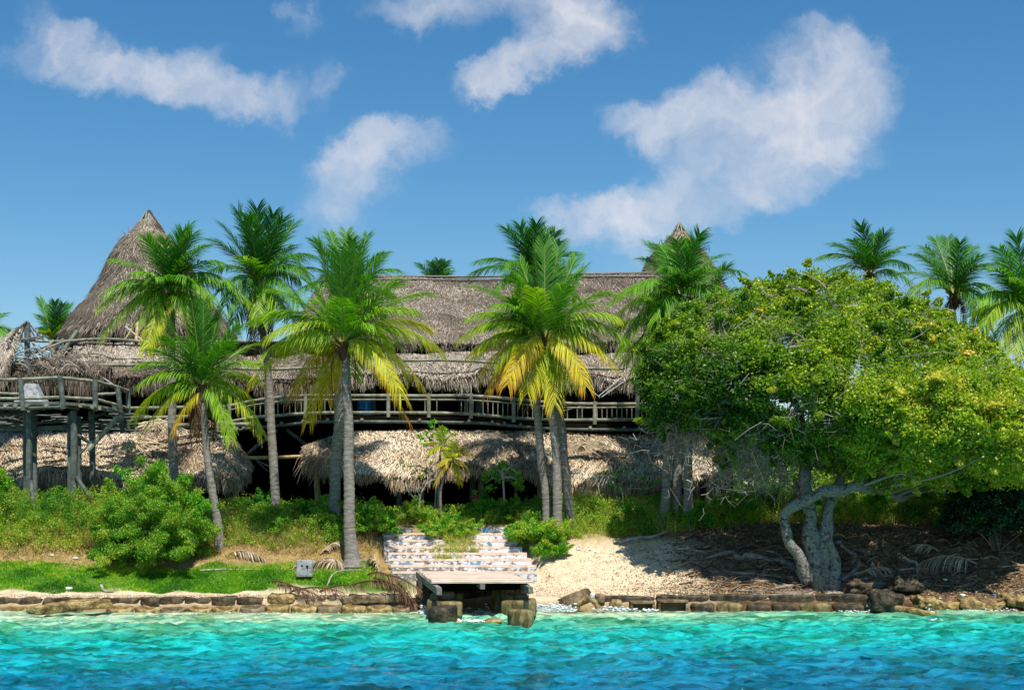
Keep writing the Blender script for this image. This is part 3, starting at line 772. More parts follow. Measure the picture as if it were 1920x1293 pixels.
# upper floor for the left wing under the tower
mb = MB(); a = P(60, 690, 54); b = P(600, 690, 54)
mb.box(((a.x + b.x) / 2, 55.5, a.z), (b.x - a.x, 3, .2)); mb.build('upper_floor', M['shadewood'], hall)
# interior: second dark back wall and posts
for x, ya, yb, Y, r in ((898, 690, 790, 52.3, .12), (700, 690, 790, 52.3, .1), (1088, 700, 790, 52.3, .1), (560, 700, 790, 52.3, .1), (1195, 690, 800, 51.2, .09), (370, 690, 800, 52.3, .1)):
    mb = MB(); pole(mb, P(x, yb, Y), P(x, ya, Y), r, .02); mb.build('balcony_post', M['poledark'], hall)
# balcony railing
top = crom(PL([(415, 764, 51.6), (470, 752, 51.4), (520, 745, 51), (570, 741.5, 51), (640, 741, 51), (804, 742, 51), (883, 742, 51), (963, 748, 51), (1040, 755, 51), (1115, 757, 51), (1200, 757, 51), (1340, 757, 51.4)]), 8)
midr = crom(PL([(415, 772, 51.6), (470, 760, 51.4), (520, 753, 51), (570, 749.5, 51), (640, 749, 51), (804, 749, 51), (883, 750, 51), (963, 756, 51), (1040, 763, 51), (1115, 764, 51), (1200, 763, 51), (1340, 763, 51.4)]), 8)
low = crom(PL([(415, 794, 51.6), (470, 783, 51.4), (520, 779, 51), (570, 775, 51), (640, 773.5, 51), (804, 774, 51), (883, 776, 51), (963, 783, 51), (1040, 787, 51), (1115, 787, 51), (1200, 786, 51), (1340, 786, 51.4)]), 8)
for pl, r in ((top, .06), (midr, .033), (low, .06)):
    mb = MB(); mb.tube(pl, [r * random.uniform(.9, 1.1) for _ in pl], 7); mb.build('rail', M['pole'], hall)


def at_x(pl, x):
    best = None
    for a, b in zip(pl[:-1], pl[1:]):
        xa, xb = a.x / a.y * F + 960, b.x / b.y * F + 960
        if (xa - x) * (xb - x) <= 0 and xa != xb: return a.lerp(b, (x - xa) / (xb - xa))
    return pl[-1] if x > 900 else pl[0]


for x in (430, 500, 573, 650, 728, 804, 883, 963, 1040, 1115, 1195, 1270):
    a = at_x(low, x); b = at_x(top, x); mb = MB(); pole(mb, a + Vector((0, -.02, -.16)), b + Vector((0, -.02, .09)), .07, 0, 8); mb.build('railing_post', M['pole'], hall)
x = 455
while x < 1240:
    if 620 < x < 860 and x not in (797,): x += 9; continue
    if random.random() < .93:
        a = at_x(low, x); b = at_x(midr, x); mb = MB(); mb.tube([a, b], .02, 5); mb.build('baluster', M['pole'], hall)
    x += 9.3 if x > 880 else 11
for x in (797, 819, 872, 627, 740):
    a = at_x(low, x); b = at_x(midr, x); mb = MB(); mb.tube([a, b], .02, 5); mb.build('baluster', M['pole'], hall)
# slack ropes and braces
for a, b, r in (((1123, 742, 51), (1168, 706, 51.3), .02), ((1128, 744, 51), (1180, 708, 51.3), .02), ((1098, 722, 51), (1125, 745, 51), .015), ((1055, 770, 51), (1100, 759, 51), .015)):
    mb = MB(); mb.tube([P(*a), P(*b)], r, 5); mb.build('rope', M['rope'], hall)
for a, b, m_ in (((465, 850, 51.5), (520, 805, 51.5), 'poledark'), ((585, 842, 51.5), (538, 805, 51.5), 'poledark'), ((432, 810, 51.5), (446, 797, 51.5), 'pole')):
    mb = MB(); pole(mb, P(*a), P(*b), .07, .01); mb.build('brace', M[m_], hall)
# underfloor posts visible against the light on the right
for x, y0 in ((1082, 950), (1094, 945), (1120, 950), (1134, 945), (1150, 945), (1160, 950), (1205, 955), (1235, 950), (1302, 950), (1325, 945), (1340, 950), (1345, 940), (700, 960), (640, 960)):
    mb = MB(); Y = random.uniform(52, 55); pole(mb, P(x + random.uniform(-6, 6), y0 + 15, Y), P(x, 850, Y), random.uniform(.10, .18), .02); mb.build('ground_post', M['shadewood' if x < 1000 else 'poledark'], hall)
# upstairs: stuff seen on the wing below the tower: poles and thatch panels
for pts, r, m_ in (([(40, 637, 53), (100, 640, 53), (200, 635, 53), (300, 642, 53), (420, 640, 53), (480, 640, 53)], .05, 'pole'),
                   ([(100, 657, 53.2), (140, 657, 53.2)], .1, 'pole'), ([(133, 682, 51.2), (200, 684, 51.2), (310, 685, 51.2), (420, 690, 51.3)], .065, 'pole'),
                   ([(95, 660, 53), (120, 636, 53)], .07, 'pole'), ([(112, 668, 53), (146, 620, 53)], .09, 'pole'), ([(255, 640, 53), (258, 606, 54)], .06, 'polewarm'),
                   ([(235, 612, 54), (270, 640, 53)], .03, 'rope'), ([(250, 612, 54), (232, 640, 53)], .03, 'polewarm'), ([(140, 683, 51.2), (180, 700, 51), (222, 727, 49)], .02, 'rope'),
                   ([(142, 668, 52.7), (180, 663, 52.7), (215, 672, 52.7), (265, 672, 52.7)], .02, 'poledark'), ([(455, 858, 50.5), (520, 857, 50.5), (572, 855, 50.5)], .065, 'polewarm'),
                   ([(480, 862, 50.8), (512, 878, 50.8)], .03, 'greybeam'), ([(482, 865, 50.8), (502, 883, 50.8)], .02, 'greybeam')):
    mb = MB(); mb.tube(crom(PL(pts), 4), r, 7); mb.build('pole', M[m_], hall)
for x0, x1 in ((140, 212), (214, 272), (276, 350)):
    thatch('thatch_panel', hall, [PL([(x0, 682, 52.6), ((x0 + x1) / 2, 680, 52.6), (x1, 683, 52.6)]), PL([(x0, 642, 53.2), ((x0 + x1) / 2, 641, 53.2), (x1, 643, 53.2)])], 'thatchold', 'thatchoutbase', dens=330, nv=8, amp=.08, tone=.7, slen=.4, thick=.08, fd=50, fringe=.2)

# ------------------------------------------------------------------ lower huts
def hut(name, label, rows, posts, dens=260, tone=.55, **kw):
    loc = (rows[0][1].x, 51.0, 2.5)
    t = thing(name, label, 'hut', loc)
    thatch('roof', t, rows, 'thatch', 'thatchbase', dens=dens, tone=tone, **kw)
    for x, y0, y1, Y, m_ in posts:
        mb = MB(); pole(mb, P(x, y0, Y), P(x + random.uniform(-3, 3), y1, Y), .11 if m_ != 'thin' else .06, .015); mb.build('post', M['greybeam' if m_ == 'thin' else m_], t)
    return t


rA = PL([(572, 838, 49.8), (585, 858, 49.3), (615, 868, 49.0), (660, 880, 49.0), (720, 888, 49.0), (780, 891, 48.9), (808, 886, 48.9), (830, 870, 48.9), (880, 868, 48.9), (960, 874, 48.9), (1010, 878, 48.9), (1025, 898, 48.8), (1060, 905, 48.8), (1150, 904, 48.8), (1260, 897, 48.8), (1330, 893, 48.8), (1358, 880, 49.0)])
rB = PL([(574, 835, 50.1), (600, 838, 50.0), (660, 842, 49.9), (780, 846, 49.8), (880, 838, 49.8), (960, 842, 49.8), (1060, 856, 49.7), (1200, 856, 49.7), (1330, 850, 49.7), (1358, 845, 49.9)])
rC = PL([(578, 832, 50.25), (620, 818, 50.75), (680, 808, 51.05), (780, 804, 51.15), (880, 806, 51.15), (1000, 806, 51.15), (1130, 812, 51.15), (1250, 812, 51.15), (1345, 806, 51.15)])
hr = hut('thatched_hut', 'long low hut with sunny straw thatch under the balcony, right of the twin palms', [rA, rB, rC],
    [(748, 965, 885, 50.6, 'poledark'), (790, 960, 880, 50.6, 'polewarm'), (886, 950, 872, 50.6, 'poledark'), (902, 955, 870, 50.6, 'pole'), (1014, 955, 870, 50.2, 'polewarm'), (596, 950, 860, 50.8, 'polewarm'),
     (583, 950, 860, 51.2, 'shadewood'), (968, 960, 905, 51.5, 'thin'), (1245, 960, 895, 50.6, 'shadewood'), (1318, 960, 890, 50.6, 'shadewood'), (1135, 960, 900, 50.6, 'shadewood'), (1182, 960, 900, 50.6, 'shadewood')],
    nv=16, amp=.045, thick=.25, slen=.36, fringe=.24, fd=60)
lA = PL([(-110, 902, 49.5), (-20, 905, 49.4), (40, 906, 49.4), (62, 893, 49.3), (80, 878, 49.2), (120, 876, 49.2), (165, 880, 49.2), (190, 893, 49.2), (250, 893, 49.2), (320, 893, 49.2), (400, 893, 49.2), (440, 892, 49.3), (463, 886, 49.8), (468, 870, 50.4)])
lB = PL([(-110, 852, 50), (20, 850, 50), (100, 842, 49.9), (200, 850, 49.9), (320, 852, 49.9), (430, 850, 50), (468, 862, 50.6)])
lC = PL([(-110, 815, 51.2), (40, 808, 51.2), (130, 810, 51.2), (240, 812, 51.2), (350, 804, 51.4), (400, 808, 51.4), (440, 822, 51.2), (462, 848, 51)])
hl = hut('thatched_hut', 'low hut with ragged straw thatch behind the viewing platform and the bright bush', [lA, lB, lC],
         [(444, 965, 885, 50, 'polewarm'), (330, 960, 880, 50, 'shadewood'), (210, 960, 880, 50, 'shadewood'), (20, 960, 900, 50, 'shadewood')],
         nv=14, amp=.08, thick=.25, slen=.38, fringe=.26, fd=55)
# collapsed dark hanging part of the left hut
thatch('sagging_thatch', hl, [PL([(66, 935, 49.6), (110, 940, 49.6), (170, 930, 49.6)]), PL([(60, 885, 49.5), (110, 872, 49.4), (185, 885, 49.5)])], 'thatchold', 'thatchoutbase', dens=300, nv=7, tone=.2, amp=.2, slen=.5, fringe=.4)
# hanging broken fronds at the left end of the long hut, and a loose palm bundle on the roof
mb = MB()
for _ in range(170):
    p0 = P(random.uniform(572, 632), random.uniform(838, 866), random.uniform(49, 49.6)); l_ = random.uniform(.25, .9)
    p1 = p0 + Vector((random.uniform(-.3, .1), random.uniform(-.2, .1), -l_ * .5)); p2 = p1 + Vector((random.uniform(-.25, .15), 0, -l_ * .5))
    mb.tube([p0, p1, p2], [.012, .012, .004], 4, col=(random.uniform(.2, .9), .5, random.random()), cap=False)
mb.build('broken_thatch', M['greyfrond'], hr)
mb = MB()
for (cx_, cy_, n_, sp_) in ((300, 800, 160, 60), (250, 838, 90, 70), (410, 800, 40, 30)):
    for _ in range(n_):
        x_ = cx_ + random.gauss(0, sp_ * .4); y_ = cy_ + random.gauss(0, 6); Yc = 49.4
        p0 = P(cx_ + random.gauss(0, 8), cy_ + random.gauss(0, 5), Yc + .1); p2 = P(x_, y_ + abs(x_ - cx_) * .1, Yc - .25); pm = (p0 + p2) / 2 + Vector((0, -.1, .12))
        mb.tube([p0, pm, p2], [.02, .02, .005], 4, col=(random.uniform(.4, 1), .5, random.random()), cap=False)
mb.build('loose_palm_bundle', M['thatch'], hl, False)
mb = MB()
for _ in range(110):
    a_ = random.choice([-1, 1]) * random.uniform(.1, 1); p0 = P(1092 + random.gauss(0, 5), 838 + random.gauss(0, 3), 49.6); p2_ = P(1092 + a_ * 50, 838 + abs(a_) * 4 + random.gauss(0, 7), 49.4)
    mb.tube([p0, (p0 + p2_) / 2 + Vector((0, -.1, .12)), p2_], [.02, .02, .005], 4, col=(random.uniform(.3, .9), .5, random.random()), cap=False)
mb.build('palm_bundle', M['thatch'], hr)

# ------------------------------------------------------------------ viewing platform
PY = 46.5
pf = thing('viewing_platform', 'raised timber viewing platform on tall posts at the left edge', 'platform', P(90, 960, PY + .5))
v = []
outl = PL([(-120, 756, PY), (40, 756, PY), (113, 755, PY), (179, 760, PY + .3), (224, 770, PY + 1.2), (241, 776, PY + 2.6)])
for p_ in outl: v += [(p_.x, p_.y, p_.z - .05), (p_.x, p_.y, p_.z + .04)]
zb = outl[0].z
q = []
nO = len(outl)
for k in range(nO - 1): q.append((2 * k, 2 * k + 1, 2 * k + 3, 2 * k + 2))
for p_ in outl: v += [(p_.x, max(PY + 1.7, p_.y + .3), p_.z - .05), (p_.x, max(PY + 1.7, p_.y + .3), p_.z + .04)]
for k in range(nO - 1):
    q.append((2 * k + 1, 2 * k + 3, 2 * (k + nO) + 3, 2 * (k + nO) + 1)); q.append((2 * k, 2 * (k + nO), 2 * (k + nO) + 2, 2 * k + 2))
mb = MB(); mb.add(v, q); mb.build('deck', M['poledark'], pf)
for x in (12, 30, 52, 88, 118, 153, 175, 190, 205):
    y = 757 + max(0, (x - 160) * .18); p_ = P(x, y + 3, PY + max(0, (x - 179) * .012)); mb = MB(); mb.tube([p_ + Vector((0, -.12, 0)), p_ + Vector((0, 1.6, 0))], .07, 9); mb.build('joist', M['pole'], pf)
for pts, r in (([(-60, 764, PY - .05), (40, 765, PY - .05), (112, 763, PY - .05)], .055), ([(-60, 803, PY + 1), (60, 803, PY + 1), (135, 801, PY + 1)], .09), ([(-60, 778, PY + 1.5), (45, 776, PY + 1.5)], .05)):
    mb = MB(); mb.tube(crom(PL(pts), 4), r, 7); mb.build('beam', M['poledark'], pf)
rails = [([(-60, 713, PY), (38, 711, PY), (113, 707.5, PY), (179, 714.5, PY + .3), (224, 726, PY + 1.2), (241, 733, PY + 2.6)], .058),
         ([(-60, 748, PY), (38, 747, PY), (113, 744.5, PY), (179, 748, PY + .3), (224, 760, PY + 1.2), (241, 766, PY + 2.6)], .055),
         ([(180, 739, PY + 1.6), (224, 737, PY + 1.9)], .05), ([(-60, 734, PY + 1.6), (0, 737, PY + 1.6), (48, 739, PY + 1.6)], .05)]
for pts, r in rails:
    mb = MB()
    pl = PL(pts)
    for a, b in zip(pl[:-1], pl[1:]): pole(mb, a, b, r, .006)
    mb.build('rail', M['pole'], pf)
for a, b in (((37, 708, PY - .08), (44, 769, PY - .08)), ((112, 704, PY - .08), (119, 766, PY - .08)), ((178, 711, PY + .2), (179, 770, PY + .2)), ((220, 724, PY + 1.1), (227, 778, PY + 1.1)), ((240, 728, PY + 2.5), (241, 812, PY + 2.5)), ((227, 778, PY + 1.1), (230, 812, PY + 1.1)), ((214, 760, PY + 3), (215, 782, PY + 3))):
    mb = MB(); pole(mb, P(*a), P(*b), .085, .0, 8); mb.build('railing_post', M['poledark'], pf)
for a, b, r in (((47, 770, 47.5), (47, 955, 47.5), .07), ((55, 775, 47), (53, 955, 47), .10), ((62, 770, 47.4), (66, 960, 47.4), .10), ((58, 900, 46.6), (63, 950, 46.4), .06),
                ((131, 775, 47.5), (130, 955, 47.5), .08), ((138, 770, 47), (140, 955, 47), .115), ((147, 780, 47.3), (149, 955, 47.3), .09), ((172, 770, 47.8), (174, 900, 47.8), .11), ((47, 800, 49), (46, 955, 49), .07)):
    mb = MB(); pole(mb, P(*a), P(*b), r, .01, 8); mb.build('support_post', M['poledark'], pf)
for a, b, r, m_ in (((222, 780, 47.2), (164, 845, 47.0), .085, 'pole'), ((145, 815, 47.1), (172, 832, 47.3), .06, 'poledark'), ((143, 893, 46.9), (172, 938, 46.8), .07, 'poledark'), ((150, 850, 47), (222, 782, 47.3), .04, 'poledark')):
    mb = MB(); pole(mb, P(*a), P(*b), r, .0, 8); mb.build('brace', M[m_], pf)
# walkway remains running right from the platform to the hall
mb = MB()
for pts, r in (([(241, 765, 49.1), (300, 764, 50), (420, 762, 51)], .06), ([(241, 783, 49.1), (300, 782, 50), (420, 778, 51)], .06), ([(241, 796, 49.1), (330, 797, 50), (480, 795, 51.3)], .08)):
    mb.tube(crom(PL(pts), 4), r, 7)
mb.build('walkway_rail', M['pole'], pf)
mb = MB()
for _ in range(60):
    x_ = random.uniform(-20, 250); Y_ = random.uniform(48, 50); p_ = P(x_, random.uniform(776, 806), Y_)
    pole(mb, p_, p_ + Vector((random.uniform(.3, 1.2), random.uniform(-.3, .3), random.uniform(-.15, .15))), random.uniform(.02, .05), .01, 5)
mb.build('loose_board', M['poledark'], pf)
# pedestal and hanging board standing on the deck
pd = MB(); c = P(60, 754, PY + 1.0)
pd.add([(c.x + sx * s_ * .5, c.y + sy * s_ * .4, c.z + z_) for (s_, z_) in ((.95, 0), (.85, .1), (.75, .12), (.35, .62)) for (sx, sy) in ((-1, -1), (1, -1), (1, 1), (-1, 1))],
       [(4 * k + a, 4 * k + (a + 1) % 4, 4 * k + 4 + (a + 1) % 4, 4 * k + 4 + a) for k in range(3) for a in range(4)] + [(12, 13, 14, 15)])
tag(pd.build('pedestal', M['paleplaster'], origin=c), 'pale grey tapered pedestal on the viewing platform deck behind the rail', 'pedestal')

# ------------------------------------------------------------------ ragged lookout
lk_ = thing('lookout_shelter', 'ruined lookout shelter with a bare stick frame and slumped grey thatch at the left edge', 'shelter', P(50, 700, 50.5))
mb = MB(); pole(mb, P(53, 800, 50.2), P(51, 604, 50.2), .11, .01, 8); mb.build('post', M['poledark'], lk_)
for a, b in (((50, 602), (82, 637)), ((50, 604), (70, 640)), ((50, 602), (28, 622)), ((48, 604), (38, 640)), ((46, 606), (12, 632)), ((52, 602), (60, 640)), ((40, 637), (82, 630)), ((38, 641), (80, 634)), ((28, 622), (12, 640))):
    mb = MB(); pole(mb, P(*a, 50.3 + random.uniform(-.3, .5)), P(*b, 50.3 + random.uniform(-.6, .6)), .035, .01, 5); mb.build('frame_stick', M['greybeam'], lk_)
thatch('slumped_thatch', lk_, [PL([(-60, 700, 49.8), (-20, 716, 49.5), (5, 700, 49.6), (22, 672, 49.8)]), PL([(-50, 660, 50.2), (-8, 655, 50), (14, 644, 50.2), (32, 638, 50.4)]), PL([(-40, 640, 50.8), (-4, 636, 50.6), (22, 620, 50.6), (44, 606, 50.5)])],
       'thatchold', 'thatchoutbase', dens=260, nv=10, amp=.16, tone=.66, slen=.6, fringe=.45, thick=.08, fd=45)
thatch('eave_thatch', lk_, [PL([(-60, 712, 50.3), (30, 702, 50.1), (80, 694, 50.1), (140, 692, 50.3), (210, 700, 50.6)]), PL([(-60, 684, 51.2), (40, 676, 51), (90, 670, 51), (140, 672, 51.2), (210, 678, 51.8)])],
       'thatchold', 'thatchoutbase', dens=200, nv=8, amp=.25, tone=.30, slen=.6, fringe=.55, thick=.15, fd=60)
mb = MB()
for _ in range(300):
    x_ = random.uniform(0, 150); y_ = random.uniform(652, 694) if x_ > 45 else random.uniform(632, 706)
    p_ = P(x_, y_, random.uniform(50, 51)); d_ = Vector((random.uniform(-.6, .6), random.uniform(-.2, .1), random.uniform(-.45, .15)))
    mb.tube([p_, p_ + d_ * .5 + Vector((0, 0, .05)), p_ + d_ + Vector((0, 0, -.05))], [.018, .016, .005], 4, col=(random.uniform(.2, 1), .5, random.random()), cap=False)
mb.build('broken_straw', M['thatchold'], lk_)
for pts, r in (([(60, 663, 50.8), (120, 640, 52), (160, 636, 53)], .05), ([(78, 660, 51), (100, 638, 52), ], .05), ([(60, 640, 51), (75, 665, 50.5)], .04)):
    mb = MB(); mb.tube(PL(pts), r, 6); mb.build('pole', M['pole'], lk_)

# ------------------------------------------------------------------ concrete steps
st = thing('concrete_steps', 'wide flight of concrete steps with flaking white and blue paint', 'steps', (-1.55, 44, 1.0))
SR = [(999.5, 717, 957, 45.30), (1012.3, 719, 970, 44.87), (1024.8, 720, 979, 44.44), (1036.5, 721, 988, 44.0), (1048, 729, 997, 43.6), (1060, 733, 1006, 43.18), (1072, 736, 1007, 42.75)]
for k, (y, x0, x1, Y) in enumerate(SR):
    yb = SR[k + 1][0] if k < 6 else 1084
    a = P(x0, y, Y); b = P(x1, y, Y); zt = a.z; zb_ = P(0, yb, Y).z - .08
    mb = MB(); nseg = 56
    depth = 1.0
    vv = []; qq = []
    for s_ in range(nseg + 1):
        X = a.x + (b.x - a.x) * s_ / nseg
        ch = max(0, mnoise.noise(Vector((X * 3.1, k * 7.3, 0)))) * .05 + max(0, mnoise.noise(Vector((X * 11, k * 3.3, 5)))) * .03
        vv += [(X, Y + mnoise.noise(Vector((X * 4, k, 2))) * .015, zb_), (X, Y + mnoise.noise(Vector((X * 5, k, 9))) * .012, zt - ch * .5 - .042), (X, Y + .05, zt - .008)]
        vv += [(X, Y + depth, zt)]
    for s_ in range(nseg):
        o_ = s_ * 4; qq += [(o_, o_ + 4, o_ + 5, o_ + 1), (o_ + 1, o_ + 5, o_ + 6, o_ + 2)]
    mb.add(vv, qq)
    for e, sg in ((0, 1), (nseg, -1)):
        o_ = np.array(vv[e * 4:e * 4 + 4]); mb.add([o_[0], o_[1], o_[2], o_[3], (o_[3][0], o_[3][1], zb_)], [(0, 1, 3, 4)], [(1, 2, 3)])
    stp = mb.build('step', M['paintworn' if k in (5, 6) else ('paintblue' if k in (2, 4) else 'paint')], st)
    mb = MB(); vt = []; qt = []
    for s_ in range(nseg + 1):
        X = a.x + (b.x - a.x) * s_ / nseg
        c2 = max(0, mnoise.noise(Vector((X * 3.1, k * 7.3, 0)))) * .05 + max(0, mnoise.noise(Vector((X * 11, k * 3.3, 5)))) * .03
        vt += [(X, Y - .006, zt - c2 * .5 - .040), (X, Y + .05, zt + .006), (X, Y + depth, zt + .006)]
    for s_ in range(nseg): qt += [(3 * s_, 3 * s_ + 3, 3 * s_ + 4, 3 * s_ + 1), (3 * s_ + 1, 3 * s_ + 4, 3 * s_ + 5, 3 * s_ + 2)]
    mb.add(vt, qt); mb.build('tread', M['tread'], stp)
for x0, x1, y in ((741, 776, 989), (885, 952, 988)):
    a = P(x0, y, 45.8); b = P(x1, y + 14, 45.8); mb = MB(); mb.rough(((a.x + b.x) / 2, 46.1, (a.z + b.z) / 2), (b.x - a.x, .7, a.z - b.z), amp=.02, k=14, n=12, freq=3)
    mb.build('step', M['paintworn'], st)

# ------------------------------------------------------------------ jetty
jt = thing('wooden_jetty', 'short bleached plank jetty in front of the steps', 'jetty', (-1.3, 40.5, .9))
bl, br_, fl, frr = P(787, 1072, 42.7), P(948, 1071, 42.7), P(812, 1092, 38.1), P(1000, 1090, 38.1)
mb = MB(); nb = 15
zt = 1.03
for k in range(nb):
    t0, t1 = (k + .03) / nb, (k + .97) / nb
    j0, j1 = random.uniform(-.04, .04), random.uniform(-.05, .05)
    def lr(t): return Vector((bl.x + (fl.x - bl.x) * t + j0, bl.y + (fl.y - bl.y) * t, 0)), Vector((br_.x + (frr.x - br_.x) * t + j1, br_.y + (frr.y - br_.y) * t, 0))
    A, B = lr(t0); C_, D = lr(t1); dz = random.uniform(-.012, .012)
    vs_ = [(A.x, A.y, zt + dz), (B.x, B.y, zt + dz), (D.x, D.y, zt + dz), (C_.x, C_.y, zt + dz)]; vs_ += [(x_, y_, z_ - .045) for x_, y_, z_ in vs_]
    mb.add(vs_, [(3, 2, 1, 0), (4, 5, 6, 7), (0, 1, 5, 4), (2, 3, 7, 6), (1, 2, 6, 5), (3, 0, 4, 7)])
mb.build('plank_deck', M['plank'], jt)


def beam(name, a, b, w_, h_, mat, parent):
    a, b = Vector(a), Vector(b); d = (b - a).normalized(); s_ = d.cross(Vector((0, 0, 1))).normalized(); up = s_.cross(d)
    n_ = 10; vv = []
    for k in range(n_ + 1):
        c_ = a.lerp(b, k / n_)
        for (i_, j_) in ((-1, -1), (1, -1), (1, 1), (-1, 1)):
            vv.append(c_ + s_ * i_ * w_ / 2 * random.uniform(.93, 1.03) + up * j_ * h_ / 2 * random.uniform(.93, 1.03))
    qq = [(4 * k + e, 4 * k + (e + 1) % 4, 4 * k + 4 + (e + 1) % 4, 4 * k + 4 + e) for k in range(n_) for e in range(4)] + [(3, 2, 1, 0), (4 * n_, 4 * n_ + 1, 4 * n_ + 2, 4 * n_ + 3)]
    mb = MB(); mb.add([tuple(x_) for x_ in vv], qq); return mb.build(name, M[mat], parent)


beam('side_beam', (bl.x - .04, 42.6, .93), (P(825, 0, 37.6).x, 37.2, .84), .14, .19, 'greybeam', jt)
beam('side_beam', (br_.x + .1, 42.6, .90), (P(995, 0, 37.9).x, 37.4, .84), .13, .18, 'greybeam', jt)
beam('side_beam', (P(880, 0, 42).x, 42, .88), (P(905, 0, 38.0).x, 38.0, .90), .13, .13, 'greybeam', jt)
beam('cross_beam', (P(832, 0, 39.2).x, 39.2, .80), (P(985, 0, 39.2).x, 39.2, .82), .12, .17, 'shadewood', jt)  # under-deck shade put into the beam colour
beam('cross_beam', (P(825, 0, 40.4).x, 40.4, .84), (P(975, 0, 40.4).x, 40.4, .86), .12, .17, 'shadewood', jt)


def block(name, label, cat, x0, x1, y0, y1, Y, depth, mat='concrete', amp=.035, k=9, rot=(0, 0, 0), group=None, n=10, freq=2.5, fn=None):
    a = P(x0, y0, Y); b = P(x1, y1, Y); c_ = ((a.x + b.x) / 2, Y + depth / 2, (a.z + b.z) / 2)
    mb = MB(); mb.rough(c_, (b.x - a.x, depth, a.z - b.z), rot, amp, k, n, freq, fn=fn)
    return tag(mb.build(name, M[mat], origin=c_, smooth=True), label, cat, group)


# piers: stacked drums and slabs
def drum(label, x, y0, y1, Y, r, mat, tilt=0, group=None):
    a = P(x, y0, Y); b = P(x, y1, Y); h = a.z - b.z + .3; c_ = Vector((a.x, Y + r, (a.z + b.z) / 2 - .15))
    mb = MB(); from_ = []
    nr_, na = 12, 22; vv = []
    for i_ in range(nr_ + 1):
        for k_ in range(na):
            an = 2 * math.pi * k_ / na; z_ = -h / 2 + h * i_ / nr_; rr = r * (1 - .10 * (abs(z_) / (h / 2)) ** 6 + .06 * math.sin(3 * z_))
            p_ = Vector((math.cos(an) * rr, math.sin(an) * rr, z_ + (math.cos(an) * tilt)))
            p_ += p_.normalized() * mnoise.fractal(p_ * 3 + c_, 1, 2, 4) * .05; vv.append(c_ + p_)
    qq = [(i_ * na + k_, i_ * na + (k_ + 1) % na, (i_ + 1) * na + (k_ + 1) % na, (i_ + 1) * na + k_) for i_ in range(nr_) for k_ in range(na)]
    tp = len(vv); vv.append(c_ + Vector((0, 0, h / 2 + .03))); tr = [(nr_ * na + k_, nr_ * na + (k_ + 1) % na, tp) for k_ in range(na)]
    mb.add([tuple(q_) for q_ in vv], qq, tr)
    return tag(mb.build('concrete_drum', M[mat], origin=c_, smooth=True), label, 'drum', group)


drum('tilted dark weedy concrete drum standing in the water under the left corner of the jetty', 828, 1139, 1172, 36.5, .36, 'darkrock', .04)
drum('upright dark concrete drum standing in the water under the right corner of the jetty', 977, 1145, 1172, 36.5, .325, 'wetconcrete', 0)
block('concrete_slab', 'wide weathered slab behind the tilted left drum of the jetty', 'slab', 798, 866, 1126, 1158, 38.2, 1.0, 'wetconcrete', rot=(0, .03, .05), amp=.03)
block('concrete_slab', 'wide algae stained slab behind the upright right drum of the jetty', 'slab', 940, 1006, 1125, 1158, 38.2, 1.0, 'wetconcrete', rot=(0, -.02, -.04), amp=.03)
block('concrete_block', 'pale rounded block on top of the left slab under the jetty beam', 'block', 806, 851, 1111, 1127, 38.6, .7, 'concrete', k=5)
block('concrete_block', 'small square block on top of the right slab under the jetty', 'block', 949, 992, 1115, 1126, 38.6, .7, 'concrete', k=12)
block('boulder', 'small round brown stone wedged under the right jetty beam', 'rock', 966, 990, 1103, 1117, 39.0, .5, 'rock', k=2.4, amp=.05)
block('concrete_pier', 'square pier behind the slabs under the left side of the jetty', 'pier', 848, 868, 1112, 1160, 40.2, .5, 'wetconcrete')
block('concrete_pier', 'broad dark pier behind the slabs under the right side of the jetty', 'pier', 922, 972, 1101, 1160, 40.2, .8, 'wetconcrete')
block('retaining_wall', 'dark rubble wall left of the channel under the jetty', 'wall', 781, 812, 1086, 1160, 40.6, 2.2, 'darkrock', amp=.12, k=5, n=14)
block('retaining_wall', 'dark wall closing the back of the channel under the jetty', 'wall', 800, 985, 1088, 1160, 42.3, .5, 'darkrock', amp=.06, k=12)
block('flat_rock', 'flat mossy yellow rock at the foot of the tilted left drum', 'rock', 800, 868, 1163, 1180, 36.7, .6, 'rock', k=2.6, amp=.07)
block('flat_rock', 'low yellow rock awash between the two jetty drums', 'rock', 905, 942, 1161, 1172, 37.4, .5, 'rock', k=2.5, amp=.06)

# ------------------------------------------------------------------ sea wall, left
UP = [(-60, 78, 'long'), (80, 182, 'long'), (188, 260, ''), (262, 298, ''), (299, 345, ''), (346, 394, ''), (396, 441, ''), (443, 492, '')]
ordn = ['first', 'second', 'third', 'fourth', 'fifth', 'sixth', 'seventh', 'eighth', 'ninth', 'tenth', 'eleventh', 'twelfth', 'thirteenth', 'fourteenth', 'fifteenth']
for k, (x0, x1, _) in enumerate(UP):
    block('kerb_beam', f'{ordn[k]} beam from the left in the upper row of the old sea wall', 'beam', x0, x1, 1120.5 + random.uniform(-1.5, 1.5), 1136, 40.75 + random.uniform(-.05, .05), .35, 'kerb', amp=.055, k=14, rot=(0, random.uniform(-.012, .012), 0), group='upper beams of the old sea wall', n=14)


def bowl(x):
    return x


